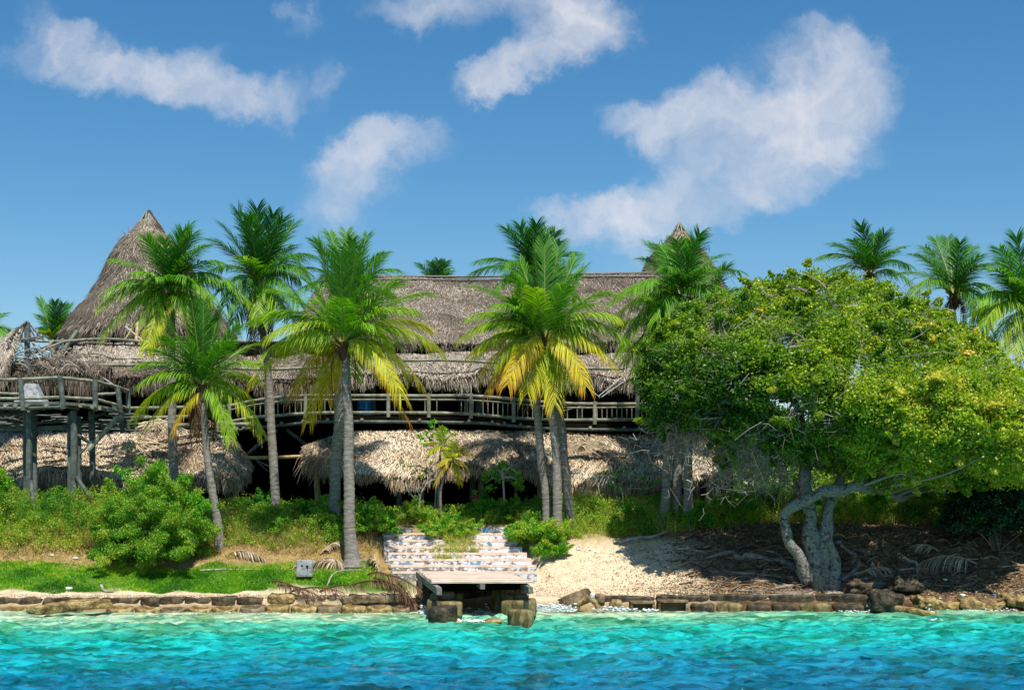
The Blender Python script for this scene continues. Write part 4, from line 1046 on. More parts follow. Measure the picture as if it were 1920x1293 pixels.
LOW = [(-44, 0), (3, 50), (53, 100), (102, 150), (195, 246), (250, 298), (299, 345), (349, 394), (397, 441), (447, 494), (497, 541), (543, 591), (593, 638), (640, 685), (688, 733), (735, 768)]
for k, (x0, x1) in enumerate(LOW):
    wd = (x1 - x0) * 40.6 / F

    def scoop(x, wd=wd, dd=random.uniform(.04, .11)):
        # the top front is hollowed like a broken drum
        if x.y < 0 and x.z > -.05:
            x = x.copy(); c_ = max(0, 1 - (x.x / (wd * .42)) ** 2); x.z -= dd * c_ * 1.0; x.y += .10 * c_
        return x
    y0 = (1139 if x1 <= 445 else 1136) + random.uniform(-1.5, 2)
    block('wall_block', (f'{ordn[k - 1]} hollowed block from the left at the waterline of the sea wall' if 0 < k < 16 else 'hollowed waterline block cut by the left picture edge'), 'block', x0, x1, y0, 1158, 40.25, .55, 'rock' if k % 3 else 'concrete', amp=.06, k=6, freq=3.5, group='hollowed waterline blocks of the sea wall', n=14, fn=scoop, rot=(0, random.uniform(-.02, .02), random.uniform(-.03, .03)))
block('broken_beam', 'broken beam slanting from the sea wall down into the water on the left', 'beam', 78, 183, 1128, 1146, 39.1, .35, 'rock', amp=.06, k=7, rot=(0, -.10, .95), n=16)
bb = [o for o in COL.objects if o.name.startswith('broken_beam')][-1]
bb.data.transform(__import__('mathutils').Matrix.Diagonal((1.9, 1.0, 1.0, 1)))
block('rubble_rock', 'large rounded rock on the sea wall right of the upper beams', 'rock', 498, 553, 1114, 1136, 40.7, .7, 'rock', k=4, amp=.05)
block('long_slab', 'long tilted slab on the sea wall under the dead fronds', 'slab', 640, 752, 1117, 1131, 40.6, .5, 'concrete', k=12, rot=(0, -.045, 0), n=16)
block('dark_stone', 'short dark stone at the right end of the left sea wall', 'rock', 752, 786, 1122, 1136, 40.7, .5, 'darkrock', k=4)
bl_i = 0
BR = []
for k in range(16):
    x = random.uniform(560, 690); y = random.uniform(1110, 1133); s_ = random.uniform(7, 20)
    BR.append((x, y, s_))
BR.sort()
for k, (x, y, s_) in enumerate(BR):
    block('rubble_rock', f'{(ordn + ["sixteenth"])[k]} small rubble stone from the left on the sea wall before the long slab', 'rock', x, x + s_, y, y + s_ * .6, 41.0 - (y - 1110) * .015, s_ * .012, 'concrete', k=3, amp=.05, group='pale rubble stones on the sea wall', n=6)

# ------------------------------------------------------------------ right shore wall
ring = MB(); rc = P(1102, 1143, 40.6)
pts = [rc + Vector((math.cos(a) * .30, 0, math.sin(a) * .30)) for a in np.linspace(-.3, math.pi + .3, 22)]
ring.tube(pts, [.075 + .012 * math.sin(k_ * 2.1) for k_ in range(22)], 9)
tag(ring.build('culvert_ring', M['rock'], origin=rc, smooth=True), 'half buried round concrete ring at the waterline right of the jetty', 'ring')
pc = P(1078, 1127, 41.0); mb = MB()
mb.tube([pc + Vector((-.42, -.05, -.15)), pc + Vector((.0, .1, 0)), pc + Vector((.42, .3, .16))], [.23, .25, .23], 14, rough=.04)
tag(mb.build('concrete_drum', M['concrete'], origin=pc, smooth=True), 'toppled concrete drum lying beside the half buried ring', 'drum')
block('white_stone', 'bright white stone above the half buried ring', 'rock', 1104, 1118, 1110, 1124, 41.0, .3, 'white', k=3, amp=.05)
block('rubble_rock', 'brown block behind the half buried ring', 'rock', 1116, 1135, 1114, 1132, 41.0, .5, 'concrete', k=6)
block('boulder', 'round yellow boulder at the waterline between the ring and the hollow box', 'rock', 1145, 1169, 1124, 1142, 40.8, .4, 'rock', k=2.4, amp=.05)
for nm, lab, x0, x1, y0, y1 in (('box_culvert', 'pale hollow concrete box at the waterline below the sand', 1182, 1229, 1127, 1150), ('box_culvert', 'darker hollow concrete box at the waterline beside the pale one', 1234, 1291, 1125, 1150)):
    a = P(x0, y0, 40.7); b = P(x1, y1, 40.7); t = thing(nm, lab, 'box', ((a.x + b.x) / 2, 40.9, (a.z + b.z) / 2))
    W_, H_ = b.x - a.x, a.z - b.z; cx_ = (a.x + b.x) / 2; cz_ = (a.z + b.z) / 2
    mb = MB()
    mb.rough((cx_, 41.0, a.z - .035), (W_, .6, .07), amp=.012, k=12); mb.rough((a.x + .04, 41.0, cz_ - .04), (.08, .6, H_ - .08), amp=.012, k=12)
    mb.rough((b.x - .04, 41.0, cz_ - .04), (.08, .6, H_ - .08), amp=.012, k=12); mb.build('shell', M['concrete'], t, smooth=True)
    mb = MB(); mb.rough((cx_, 41.28, cz_ - .05), (W_ - .16, .1, H_ - .12), amp=.02, k=10); mb.build('back_face', M['wetconcrete'], t, smooth=True)
x = 1120; kk = 0
RW = [(1120, 1228, 1118, 1131), (1230, 1330, 1116, 1131), (1332, 1440, 1115, 1131), (1442, 1530, 1115, 1131), (1532, 1640, 1114, 1132)]
for k, (x0, x1, y0, y1) in enumerate(RW):
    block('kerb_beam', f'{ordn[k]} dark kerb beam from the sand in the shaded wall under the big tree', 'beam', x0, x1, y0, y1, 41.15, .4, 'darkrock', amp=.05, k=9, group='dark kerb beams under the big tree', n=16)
RB = [(1296, 1340), (1345, 1395), (1400, 1448), (1450, 1500), (1502, 1560), (1565, 1632)]
for k, (x0, x1) in enumerate(RB):
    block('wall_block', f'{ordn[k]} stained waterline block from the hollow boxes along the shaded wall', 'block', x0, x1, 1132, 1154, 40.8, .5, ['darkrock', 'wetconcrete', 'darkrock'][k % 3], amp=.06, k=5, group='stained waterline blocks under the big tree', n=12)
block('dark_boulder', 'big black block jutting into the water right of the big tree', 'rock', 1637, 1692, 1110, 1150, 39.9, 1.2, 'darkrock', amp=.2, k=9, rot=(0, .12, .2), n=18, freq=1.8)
block('fallen_slab', 'yellow slab sliding into the water beside the big black block', 'slab', 1682, 1768, 1143, 1152, 38.7, .45, 'rock', amp=.05, k=6, rot=(0, .17, -.35), n=14)
block('mossy_boulder', 'rounded mossy boulder on the bank above the big black block', 'rock', 1672, 1735, 1090, 1112, 41.4, .8, 'darkrock', amp=.22, k=4, n=18, freq=2.2)
block('pale_stump_rock', 'pale broken rock just right of the big tree roots', 'rock', 1590, 1638, 1092, 1114, 41.3, .6, 'kerb', amp=.16, k=6, n=16, freq=3)
RR = [(1715, 1765, 1117, 1136), (1762, 1800, 1124, 1140), (1800, 1850, 1119, 1140), (1848, 1885, 1128, 1142), (1735, 1760, 1132, 1143), (1880, 1940, 1113, 1132)]
RL = ['craggy yellow rock beside the fallen slab', 'low yellow rock at the waterline left of the white scrap', 'yellow rock at the waterline under the white scrap', 'small flat yellow rock near the right picture edge', 'tiny yellow rock at the foot of the craggy yellow rock', 'brown square rock cut by the right picture edge']
for (x0, x1, y0, y1), lab in zip(RR, RL):
    block('shore_rock', lab, 'rock', x0, x1, y0 + 5, y1 + 6, 40.9, .5, 'rock', amp=.15, k=6, n=14, freq=4, rot=(0, random.uniform(-.25, .25), random.uniform(-.4, .4)))

# meter box on the lawn
bx = thing('meter_box', 'small square grey concrete box with two dark holes on the lawn', 'box', P(570, 1081, 42.4))
a = P(554, 1050, 42.4); b = P(585, 1081, 42.4)
mb = MB(); mb.rough(((a.x + b.x) / 2, 42.62, (a.z + b.z) / 2), (b.x - a.x, .42, a.z - b.z), rot=(0, .01, .12), amp=.008, k=18, n=8); mb.build('casing', M['paleplaster'], bx)
for x_, y_ in ((566, 1060), (576, 1061)):
    p_ = P(x_, y_, 42.41); mb = MB(); mb.tube([p_ + Vector((0, .03, 0)), p_ + Vector((0, -.012, 0))], .033, 10); mb.build('hole_shade_plug', M['shadewood'], bx)  # solid dark plugs stand for the shaded insides of the openings
p_ = P(576.5, 1064, 42.41); mb = MB(); mb.tube([p_ + Vector((0, 0, .05)), p_ + Vector((0, -.01, -.07))], [.016, .006], 6); mb.build('rust_streak', M['shadewood'], bx)

# barrel, board, poles seen inside
mb = MB(); c = P(684, 779, 52.2); mb.tube([c, c + Vector((0, 0, .03)), c + Vector((0, 0, .2)), c + Vector((0, 0, .22)), c + Vector((0, 0, .4)), c + Vector((0, 0, .43)), c + Vector((0, 0, .62))], [.27, .28, .26, .28, .26, .28, .25], 14)
tag(mb.build('water_drum', M['blue'], origin=c, smooth=True), 'blue plastic drum on the balcony behind the tallest front palm', 'drum')
mb = MB(); a = P(610, 952, 50.3); mb.add([a + Vector((-.14, 0, 0)), a + Vector((.2, 0, 0)), a + Vector((.22, .1, .44)), a + Vector((-.02, .1, .5)), a + Vector((-.16, .1, .38)),
    a + Vector((-.14, .03, 0)), a + Vector((.2, .03, 0)), a + Vector((.22, .13, .44)), a + Vector((-.02, .13, .5)), a + Vector((-.16, .13, .38))],
    [(0, 1, 2, 3), (5, 8, 7, 6), (0, 5, 6, 1), (1, 6, 7, 2), (2, 7, 8, 3), (3, 8, 9, 4), (4, 9, 5, 0)], [(0, 3, 4), (5, 9, 8)])
tag(mb.build('leaning_board', M['board'], origin=a), 'tan board leaning in the shade left of the rear leaning palm trunk', 'board')
# ================================================================== PALMS
def frond(mb, rb, hub, ctl, tip, lmax, age, n=92, droop=.5, width=.026):
    """rachis bezier hub-ctl-tip with two rows of drooping leaflets"""
    hub, ctl, tip = (np.array(tuple(x), float) for x in (hub, ctl, tip))
    t = np.linspace(0, 1, 14)[:, None]
    R = (1 - t) ** 2 * hub + 2 * t * (1 - t) * ctl + t * t * tip
    rb.tube(R, np.linspace(.035, .008, 14), 5, col=(.5, min(1, age * 1.1), .5), cap=False)
    Lf = np.linalg.norm(np.diff(R, axis=0), axis=1).sum()
    n = int(n * min(1.3, max(.6, Lf / 3)))
    s_ = np.linspace(.13, .995, n); s_ = np.concatenate([s_, s_]) + RNG.uniform(-.006, .006, 2 * n); s_ = np.clip(s_, 0, 1)
    side = np.concatenate([np.ones(n), -np.ones(n)])[:, None]
    tt = s_[:, None]
    p = (1 - tt) ** 2 * hub + 2 * tt * (1 - tt) * ctl + tt * tt * tip
    T = unit(2 * (1 - tt) * (ctl - hub) + 2 * tt * (tip - ctl))
    pl = np.cross(ctl - hub, tip - ctl); pl = pl / (np.linalg.norm(pl) + 1e-9)
    hz = np.cross(tip - hub, [0, 0, 1.]); nh = np.linalg.norm(hz)
    S = pl if np.linalg.norm(np.cross(ctl - hub, tip - ctl)) > .12 else (hz / nh if nh > .1 else np.array([1., 0, 0]))
    if nh > .1 and np.dot(S, hz) < 0: S = -S
    if nh > .1: S = unit(S * .55 + hz / nh * .45)
    S = unit(S + RNG.normal(0, .12, 3))
    S = unit(S[None] - T * (T @ S)[:, None]) if True else S
    U = np.cross(S, T); U[U[:, 2] < 0] *= 1.0
    prof = np.clip(1.15 * np.sin(np.pi * (s_ * .70 + .13)) ** .65, .3, 1.05) * RNG.uniform(.85, 1.1, 2 * n)
    upr = max(0, (tip - hub)[2] / (np.linalg.norm(tip - hub) + 1e-9))
    for _g in range(RNG.integers(0, 4)):      # torn gaps
        gc, gs = RNG.uniform(.25, .95), RNG.choice([-1, 1]); prof = np.where((np.abs(s_ - gc) < RNG.uniform(.008, .03)) & (side[:, 0] == gs), prof * .25, prof)
    ll = (lmax * (1 - .22 * upr) * prof)[:, None]
    fw = .62 + .35 * upr + 1.0 * tt ** 1.6
    hor = 1 - np.abs(T[:, 2:3])
    g = np.array([0, 0, -1.])
    d1 = unit(S * side * (1 - .25 * hor) + T * fw + U * RNG.uniform(-.05, .25, (2 * n, 1)) + g * hor * droop * .8 + RNG.normal(0, .08, (2 * n, 3)))
    dr = droop * RNG.uniform(.7, 1.35, (2 * n, 1))
    d2 = unit(d1 + g * dr * .7); d3 = unit(d1 + g * dr * 1.7)
    p1 = p + d1 * ll * .35; p2 = p1 + d2 * ll * .35; p3 = p2 + d3 * ll * .30
    W = unit(T - d1 * (T * d1).sum(1, keepdims=True)) * width * .5
    v = np.stack([p - W * .6, p + W * .6, p1 + W, p1 - W, p2 + W * .8, p2 - W * .8, p3 + W * .12, p3 - W * .12], 1).reshape(-1, 3)
    k = np.arange(2 * n)[:, None] * 8
    q = np.concatenate([k + np.array([[0, 1, 2, 3]]), k + np.array([[3, 2, 4, 5]]), k + np.array([[5, 4, 6, 7]])])
    ag = np.clip(age + .16 * (s_ - .55) + RNG.normal(0, .035, 2 * n), 0, 1)
    rn = RNG.uniform(0, 1, 2 * n); tn = RNG.uniform(0, 1, 2 * n)
    c = np.stack([np.stack([tn, np.clip(ag + o_, 0, 1), rn], -1) for o_ in (-.02, -.02, 0, 0, .04, .04, .10, .10)], 1).reshape(-1, 3)
    mb.add(v, q, None, c)


PXM = {}


AGE = .01


def palm(label, trunk, hub, Y, tips, size=1.0, rb_=.17, rt=.10, dead=0, cat='palm', nuts=0, fill=7, seed=0, ages=None, flare=1.5, bend=0, group=None, lmax=.80, maxlen=3.3):
    """trunk: picture points from the base (x, y, depth) up; tips: (x, y, age[, depth offset]) of the fronds seen in the photo"""
    random.seed(seed); H = P(*hub, Y)
    tp = [P(*a) for a in trunk] + [H + Vector((0, 0, -.05))]
    base = tp[0].copy(); base.z = float(gz(base.x, base.y)) - .1; tp[0] = base
    t = thing('coconut_palm', label, cat, base, group)
    c_ = crom(tp, 14); n = len(c_)
    mb = MB(); ht = (c_[-1] - c_[0]).length
    pts = polyres(c_, max(30, int(ht / .06))); m = len(pts); f = np.linspace(0, 1, m)
    rad = rt + (rb_ - rt) * (1 - f) ** .8 + rb_ * (flare - 1) * np.exp(-f * ht / .32)
    rad = rad * (1 + .055 * (np.arange(m) % 3 == 0) - .02 * (np.arange(m) % 3 == 1)) * (1 + RNG.uniform(-.02, .02, m))
    pts[:, 0] += (vnoise(pts[:, 2], pts[:, 2] * 0, .9, seed) - .5) * .10
    mb.tube(pts, rad, 12, rough=.015)
    mb.build('trunk', M['palmtrunk'], t, smooth=True)
    lb, rb = MB(), MB()
    L_ = maxlen * size
    for k, tpx in enumerate(tips):
        x, y, age = tpx[:3]; age += AGE
        T_ = P(x, y, Y); d = T_ - H; l2 = d.length
        ln = L_ * random.uniform(.85, 1.0)
        if len(tpx) > 3: dy = tpx[3] * size
        else:
            dep = math.sqrt(max(0, ln * ln - l2 * l2)) * .62
            dy = dep * random.choice([-1, 1, -1])
        T_.y += dy; T_.x = (x - 960) * T_.y / F; T_.z = CAMZ + (HY - y) * T_.y / F     # same picture place at its own depth
        d = T_ - H; up = d.normalized().z
        # low fronds leave the hub going up and out, then arch over; high ones are nearly straight
        lift = (.46 - .38 * max(0, up)) * d.length * (.6 if up < -.75 else 1)
        c0 = H + d * .45 + Vector((0, 0, lift))
        frond(lb, rb, H + Vector((random.uniform(-.06, .06), random.uniform(-.06, .06), random.uniform(-.12, .1))), c0, T_, lmax * size, age, droop=.25 + .62 * max(0, .6 - max(-.4, up)))
    for k in range(max(1, fill - 2)):       # fronds that point away from or towards the viewer
        a = random.uniform(.3, math.pi - .3); e = random.uniform(-.5, 1.2)
        d = Vector((math.cos(a) * math.cos(e) * .6, math.sin(a) * math.cos(e), math.sin(e))) * L_ * random.uniform(.65, .9)
        T_ = H + d; c0 = H + d * .45 + Vector((0, 0, (.62 - .45 * max(0, math.sin(e))) * L_ * .75))
        age = .45 - .3 * math.sin(e) + random.uniform(-.08, .08)
        frond(lb, rb, H, c0, T_, lmax * size, max(.1, age), droop=.4)
    cr = lb.build('crown', M['palm'], t); rb.build('frond_stalks', M['rachis'], cr)
    # fibrous boot at the hub
    mb = MB(); mb.tube([H + Vector((0, 0, -.45)), H + Vector((0, 0, -.2)), H + Vector((0, 0, .12))], [rt * 1.1, rt * 1.9, rt * 1.3], 9, rough=.2, col=(.4, .5, .5))
    for _ in range(26):
        a = random.uniform(0, 6.28); q0 = H + Vector((0, 0, random.uniform(-.35, .1))); d = Vector((math.cos(a), math.sin(a), random.uniform(.2, 1.1)))
        mb.tube([q0, q0 + d * .28], [.03, .018], 4, col=(random.random(), .5, .5), cap=False)
    mb.build('leaf_base_fibre', M['deadfrond'], t)
    if dead:
        db = MB(); dr_ = MB()
        for _ in range(dead):
            a = random.uniform(0, 6.28); ln = random.uniform(1.0, 2.3) * size
            T_ = H + Vector((math.cos(a) * .32, math.sin(a) * .32, -ln)); c0 = H + Vector((math.cos(a) * .55, math.sin(a) * .55, -.1))
            frond(db, db, H, c0, T_, .5 * size, .5, n=34, droop=1.7)
        o = db.build('dead_fronds', M['deadfrond'], t)
    for _ in range(nuts):
        a = random.uniform(0, 6.28); mb = MB(); q0 = H + Vector((math.cos(a) * .2, math.sin(a) * .2 - .05, -.2 - random.random() * .15))
        mb.rough(q0, (.17, .17, .22), k=2, n=5, amp=.01, col=(.3, .3, .5)); mb.build('coconut', M['rachis'], t, smooth=True)
    return t


palm('tall coconut palm with yellowing lower fronds and flared base, left of the steps', [(660, 1057, 43.4), (656, 960, 43.4), (656, 820, 43.4), (651, 720, 43.4)], (645, 648), 43.4,
     [(476, 598, .42), (505, 627, .62), (489, 668, .60), (473, 712, .72), (553, 738, .85), (580, 786, .78), (768, 795, .90), (752, 740, .74), (828, 660, .66), (802, 612, .70), (795, 549, .45), (742, 530, .4), (560, 495, .38),
      (598, 462, .35), (637, 478, .3), (668, 470, .3), (712, 488, .34), (520, 545, .42), (500, 585, .5), (775, 580, .5), (612, 742, .86, 1.2), (790, 720, .72, .2), (735, 640, .5, 1.5), (545, 640, .5, 1.2), (700, 610, .42, -1.2),
      (640, 560, .38, -1.8), (590, 560, .4, 1.4), (700, 560, .4, 1.4), (760, 700, .72, -.4)],
     rb_=.185, rt=.115, dead=2, nuts=0, seed=1, fill=4, flare=2.0, lmax=.86)
palm('coconut palm with a leaning trunk, its dark crown just above the tallest yellowing one', [(624, 976, 46.5), (630, 860, 46.5), (638, 740, 46.5), (648, 640, 46.5)], (655, 560), 46.5,
     [(590, 452, .22), (618, 438, .2), (650, 436, .18), (688, 443, .2), (718, 474, .22), (747, 505, .25), (575, 500, .25), (560, 545, .3), (740, 560, .3), (660, 450, .15), (700, 520, .25), (610, 520, .25), (600, 600, .4), (720, 600, .4)], rb_=.19, rt=.11, seed=2, fill=4, size=.9)
palm('coconut palm in front of the conical tower, its trunk rising behind the bright bush', [(331, 965, 45.9), (327, 880, 45.9), (325, 780, 45.9), (322, 650, 45.9)], (316, 556), 45.9,
     [(217, 486, .38), (200, 545, .42), (188, 572, .55), (192, 630, .6), (275, 652, .68), (300, 648, .7, .6), (276, 448, .3), (342, 434, .22), (384, 460, .3), (413, 490, .3), (430, 530, .36), (466, 566, .45), (447, 618, .58), (385, 600, .5, -1.2),
      (360, 440, .25), (252, 510, .4), (260, 600, .5, -1), (310, 450, .25), (400, 560, .4), (230, 590, .55, -.8), (350, 520, .3, -1.5), (290, 520, .35, -1.4), (372, 640, .6)], rb_=.16, rt=.10, seed=3, fill=3, size=.92)
palm('dark coconut palm with a ruff of brown dead fronds, left of the tallest palm', [(518, 968, 46.7), (512, 850, 46.7), (506, 740, 46.7), (496, 640, 46.7)], (487, 540), 46.7,
     [(419, 424, .15), (447, 398, .12), (482, 392, .08), (512, 402, .1), (550, 420, .14), (550, 460, .16), (399, 450, .2), (586, 478, .22), (394, 508, .22), (562, 522, .22), (424, 572, .22), (440, 602, .26), (487, 596, .5, -1), (518, 570, .5, -.8), (540, 590, .28),
      (465, 410, .1), (530, 412, .1), (415, 545, .2), (455, 480, .45, -1.6), (560, 570, .25), (575, 510, .25)], rb_=.155, rt=.10, dead=13, seed=4, fill=5, size=.98)
palm('short leaning coconut palm with a shaggy brown skirt beside the bright bush', [(413, 1052, 44.3), (405, 960, 44.3), (393, 870, 44.3), (385, 790, 44.3)], (380, 728), 44.3,
     [(340, 572, .22), (382, 566, .2), (305, 590, .28), (447, 612, .30), (476, 645, .36), (488, 682, .45), (262, 682, .4), (264, 716, .5), (254, 780, .64), (266, 814, .66), (326, 806, .84, -.8), (490, 812, .68), (432, 822, .5), (484, 712, .6), (312, 636, .3),
      (410, 590, .22), (430, 640, .28), (350, 640, .28, -1.2), (290, 740, .52, -.6), (360, 570, .2), (470, 745, .6, .4), (285, 655, .35), (300, 770, .66, -.8), (395, 600, .2, 1)],
     rb_=.135, rt=.11, dead=13, seed=5, fill=4, size=.86, flare=1.3)
palm('front coconut palm of the central trio with orange tipped drooping fronds', [(1048, 952, 44.9), (1042, 860, 44.9), (1033, 760, 44.9), (1028, 700, 44.9)], (1022, 640), 44.9,
     [(866, 632, .60), (887, 664, .70), (903, 700, .78), (952, 720, .84), (1040, 758, .74, -.7), (990, 735, .72, -.8), (1098, 722, .80), (1152, 684, .74), (1164, 628, .50), (1157, 594, .55), (1136, 548, .42), (898, 538, .38), (884, 592, .5), (1000, 468, .26), (1021, 460, .22), (1047, 465, .22),
      (1078, 486, .26), (1094, 502, .3), (1000, 540, .5, -2), (960, 520, .3), (930, 570, .4), (1110, 570, .4), (1060, 600, .42, 1.2), (960, 610, .45, 1.4), (1085, 715, .7, .8), (930, 680, .62, -.8), (1130, 640, .6, -.6), (975, 490, .28), (1060, 540, .3)], rb_=.15, rt=.11, dead=3, seed=6, fill=4, size=1.0, lmax=.82)
palm('rearmost coconut palm of the central trio, its crown showing above the front one', [(1073, 958, 45.9), (1060, 860, 45.5), (1043, 760, 46.0), (1020, 640, 47.0)], (1003, 535), 47.6,
     [(952, 430, .15), (976, 425, .12), (1006, 420, .1), (1040, 436, .14), (1050, 452, .14), (1077, 472, .18), (946, 494, .2), (895, 488, .22), (884, 512, .25), (1068, 520, .25), (990, 430, .1), (1025, 430, .1), (930, 540, .3), (1080, 560, .3)], rb_=.15, rt=.10, seed=7, fill=4, size=.92)
palm('left coconut palm of the central trio with a bare dark neck', [(1027, 948, 45.4), (1016, 860, 45.4), (1007, 770, 45.4), (1003, 720, 45.4)], (1000, 655), 45.4,
     [(908, 610, .5), (900, 650, .62), (925, 712, .78), (915, 735, .88), (955, 700, .7), (1070, 720, .6), (1040, 700, .55, -1), (1005, 560, .3), (960, 560, .35), (1050, 570, .35), (930, 590, .45), (1090, 640, .5)], rb_=.145, rt=.10, seed=8, fill=3, size=.9, dead=2)
palm('coconut palm at the left edge of the big tree, in front of the far tower', [(1244, 950, 46.0), (1250, 850, 46.0), (1262, 740, 46.0), (1272, 640, 46.3)], (1278, 560), 46.5,
     [(1217, 456, .25), (1242, 462, .25), (1268, 450, .2), (1293, 452, .2), (1312, 438, .2), (1352, 478, .25), (1206, 484, .28), (1142, 566, .42), (1152, 600, .44), (1158, 668, .46), (1385, 508, .28), (1380, 560, .35), (1172, 640, .42), (1190, 540, .36), (1250, 500, .25),
      (1330, 500, .25), (1230, 600, .4, -1.5), (1200, 660, .4), (1300, 620, .35, -1.5), (1185, 700, .5), (1340, 560, .3)], rb_=.16, rt=.11, seed=9, fill=5, size=1.0)
palm('middle trunk palm of the right hand trio, lower crown hidden in the big tree', [(1268, 952, 46.2), (1272, 850, 46.2), (1278, 760, 46.2)], (1250, 625), 46.4,
     [(1160, 610, .45), (1170, 680, .5), (1200, 700, .5), (1210, 560, .35), (1280, 540, .3), (1310, 640, .4), (1240, 690, .5, -.8)], rb_=.16, rt=.11, seed=10, fill=3, size=.85)
palm('right trunk palm of the right hand trio, with a dark shaded trunk', [(1288, 955, 45.9), (1290, 860, 45.9), (1295, 760, 46.2)], (1315, 600), 48.1,
     [(1390, 540, .3), (1400, 600, .35), (1260, 520, .25), (1310, 500, .2), (1360, 500, .25), (1240, 600, .35)], rb_=.16, rt=.11, seed=12, fill=4, size=.85)
palm('coconut palm rising directly behind the top of the big tree', [(1660, 980, 56), (1650, 750, 56)], (1632, 518), 56,
     [(1563, 456, .22), (1538, 480, .25), (1615, 424, .15), (1658, 438, .18), (1694, 462, .2), (1705, 498, .25), (1585, 470, .18), (1640, 440, .15), (1600, 450, .2), (1676, 470, .2), (1548, 510, .3), (1710, 530, .3)], seed=13, fill=4, size=1.0, maxlen=2.6, lmax=.75)
palm('coconut palm with a bare twig tangle behind the right shoulder of the big tree', [(1800, 980, 50), (1795, 750, 50)], (1788, 556), 50,
     [(1716, 476, .22), (1754, 449, .18), (1777, 447, .15), (1823, 463, .2), (1851, 494, .25), (1873, 545, .4), (1692, 510, .28), (1866, 580, .4), (1800, 455, .18), (1735, 465, .2), (1705, 550, .35), (1835, 480, .2), (1850, 610, .45)], seed=14, fill=5, size=.95, dead=4)
palm('coconut palm at the right picture edge, half out of frame', [(1950, 980, 45), (1950, 780, 45)], (1925, 592), 45,
     [(1874, 466, .25), (1906, 445, .2), (1853, 500, .35), (1822, 592, .5), (1843, 612, .55), (1871, 640, .6, -1), (1950, 440, .2), (2000, 520, .3), (2030, 600, .4), (1835, 560, .4), (1890, 520, .3), (1990, 660, .5), (1860, 550, .4, -1), (1900, 660, .6, -.8)], seed=15, fill=5, size=1.0, dead=3)
palm('small upright coconut palm between the lookout shelter and the conical tower', [(105, 980, 60), (103, 800, 60)], (101, 642), 60,
     [(75, 562, .2), (103, 566, .15), (130, 572, .18), (135, 588, .2), (88, 625, .6, -.5), (72, 615, .3), (118, 570, .15), (90, 572, .2), (140, 610, .3), (70, 590, .25)], seed=16, fill=3, size=.72)
palm('coconut palm almost wholly outside the left picture edge', [(-50, 980, 56), (-50, 800, 56)], (-48, 652), 56,
     [(6, 588, .25), (12, 628, .35), (14, 655, .4), (-20, 570, .2), (-80, 580, .2), (-110, 640, .3)], seed=17, fill=3, size=1.0)
palm('distant coconut palm whose tip peeks over the hall ridge', [(820, 980, 72), (820, 800, 72)], (820, 548), 72,
     [(786, 495, .2), (808, 492, .2), (822, 489, .15), (836, 491, .18), (846, 507, .25), (800, 510, .3), (850, 520, .3)], seed=18, fill=3, size=.85)

def shoots(cen, rad, tint, n, r0, mid, upb=.25):
    """stray sprays of leaves that break the outline: chains of ever smaller clumps pointing outwards"""
    cen = list(cen); rad = list(rad); tint = list(tint); m = len(cen)
    for _ in range(n):
        k = random.randrange(m); c = Vector(cen[k]); d = (c - Vector(mid)).normalized() + Vector((random.gauss(0, .5), random.gauss(0, .4), random.gauss(upb, .5))); d.normalize(); r = rad[k]
        p = c + d * r * .7; tt = tint[k] + random.gauss(.06, .1); rr = r0 * random.uniform(.6, 1.2)
        for s in range(random.randint(2, 4)):
            p = p + d * rr * 1.1; d = (d + Vector((random.gauss(0, .3), random.gauss(0, .2), random.gauss(0, .3)))).normalized(); cen.append(tuple(p)); rad.append(rr); tint.append(tt); rr *= .72
    return cen, rad, tint


# ================================================================== BIG TREE
random.seed(21)
TY = 42.3
AGE = .04
bt = thing('gnarled_tree', 'huge spreading leafy tree with mottled gnarled trunks and an arching limb at the water', 'tree', P(1545, 1112, TY))
limbs = [
    # arching left limb
    ([(1520, 1090, TY - .1), (1502, 1050, TY - .2), (1478, 1010, TY - .3), (1472, 975, TY - .3), (1482, 955, TY - .35), (1510, 940, TY - .4), (1545, 925, TY - .5), (1580, 922, TY - .5), (1612, 912, TY - .45), (1650, 918, TY + .2), (1675, 932, TY + .8), (1700, 928, TY + 1.6), (1740, 900, TY + 2.6)],
     [.26, .24, .20, .18, .20, .19, .20, .20, .21, .15, .13, .11, .06]),
    ([(1612, 912, TY - .45), (1618, 880, TY), (1622, 840, TY + .5), (1640, 780, TY + 1), (1680, 700, TY + 2)], [.2, .2, .17, .14, .09]),
    ([(1536, 1105, TY), (1530, 1060, TY), (1522, 1000, TY + .1), (1515, 950, TY + .2), (1510, 900, TY + .3), (1512, 850, TY + .5), (1500, 780, TY + .8), (1470, 690, TY + 1.2)], [.34, .30, .27, .23, .18, .17, .14, .09]),
    ([(1545, 1105, TY + .05), (1545, 1060, TY + .1), (1545, 1010, TY + .1), (1552, 960, TY + .2), (1565, 925, TY + .3), (1580, 880, TY + .6), (1590, 800, TY + 1.2), (1570, 700, TY + 2)], [.32, .28, .24, .20, .18, .16, .13, .09]),
    ([(1562, 1108, TY - .1), (1568, 1070, TY - .05), (1558, 1020, TY), (1540, 970, TY + .15)], [.26, .22, .16, .12]),
    ([(1512, 850, TY + .5), (1460, 800, TY - .5), (1380, 760, TY - 1), (1300, 730, TY - .8)], [.13, .10, .08, .05]),
    ([(1500, 780, TY + .8), (1540, 700, TY - .5), (1600, 620, TY + .5)], [.12, .09, .05]),
    ([(1640, 780, TY + 1), (1720, 740, TY + .5), (1800, 720, TY + .5)], [.13, .1, .05]),
    ([(1515, 950, TY + .2), (1495, 918, TY + .8), (1490, 900, TY + 1)], [.1, .09, .06]),
]
mb = MB()
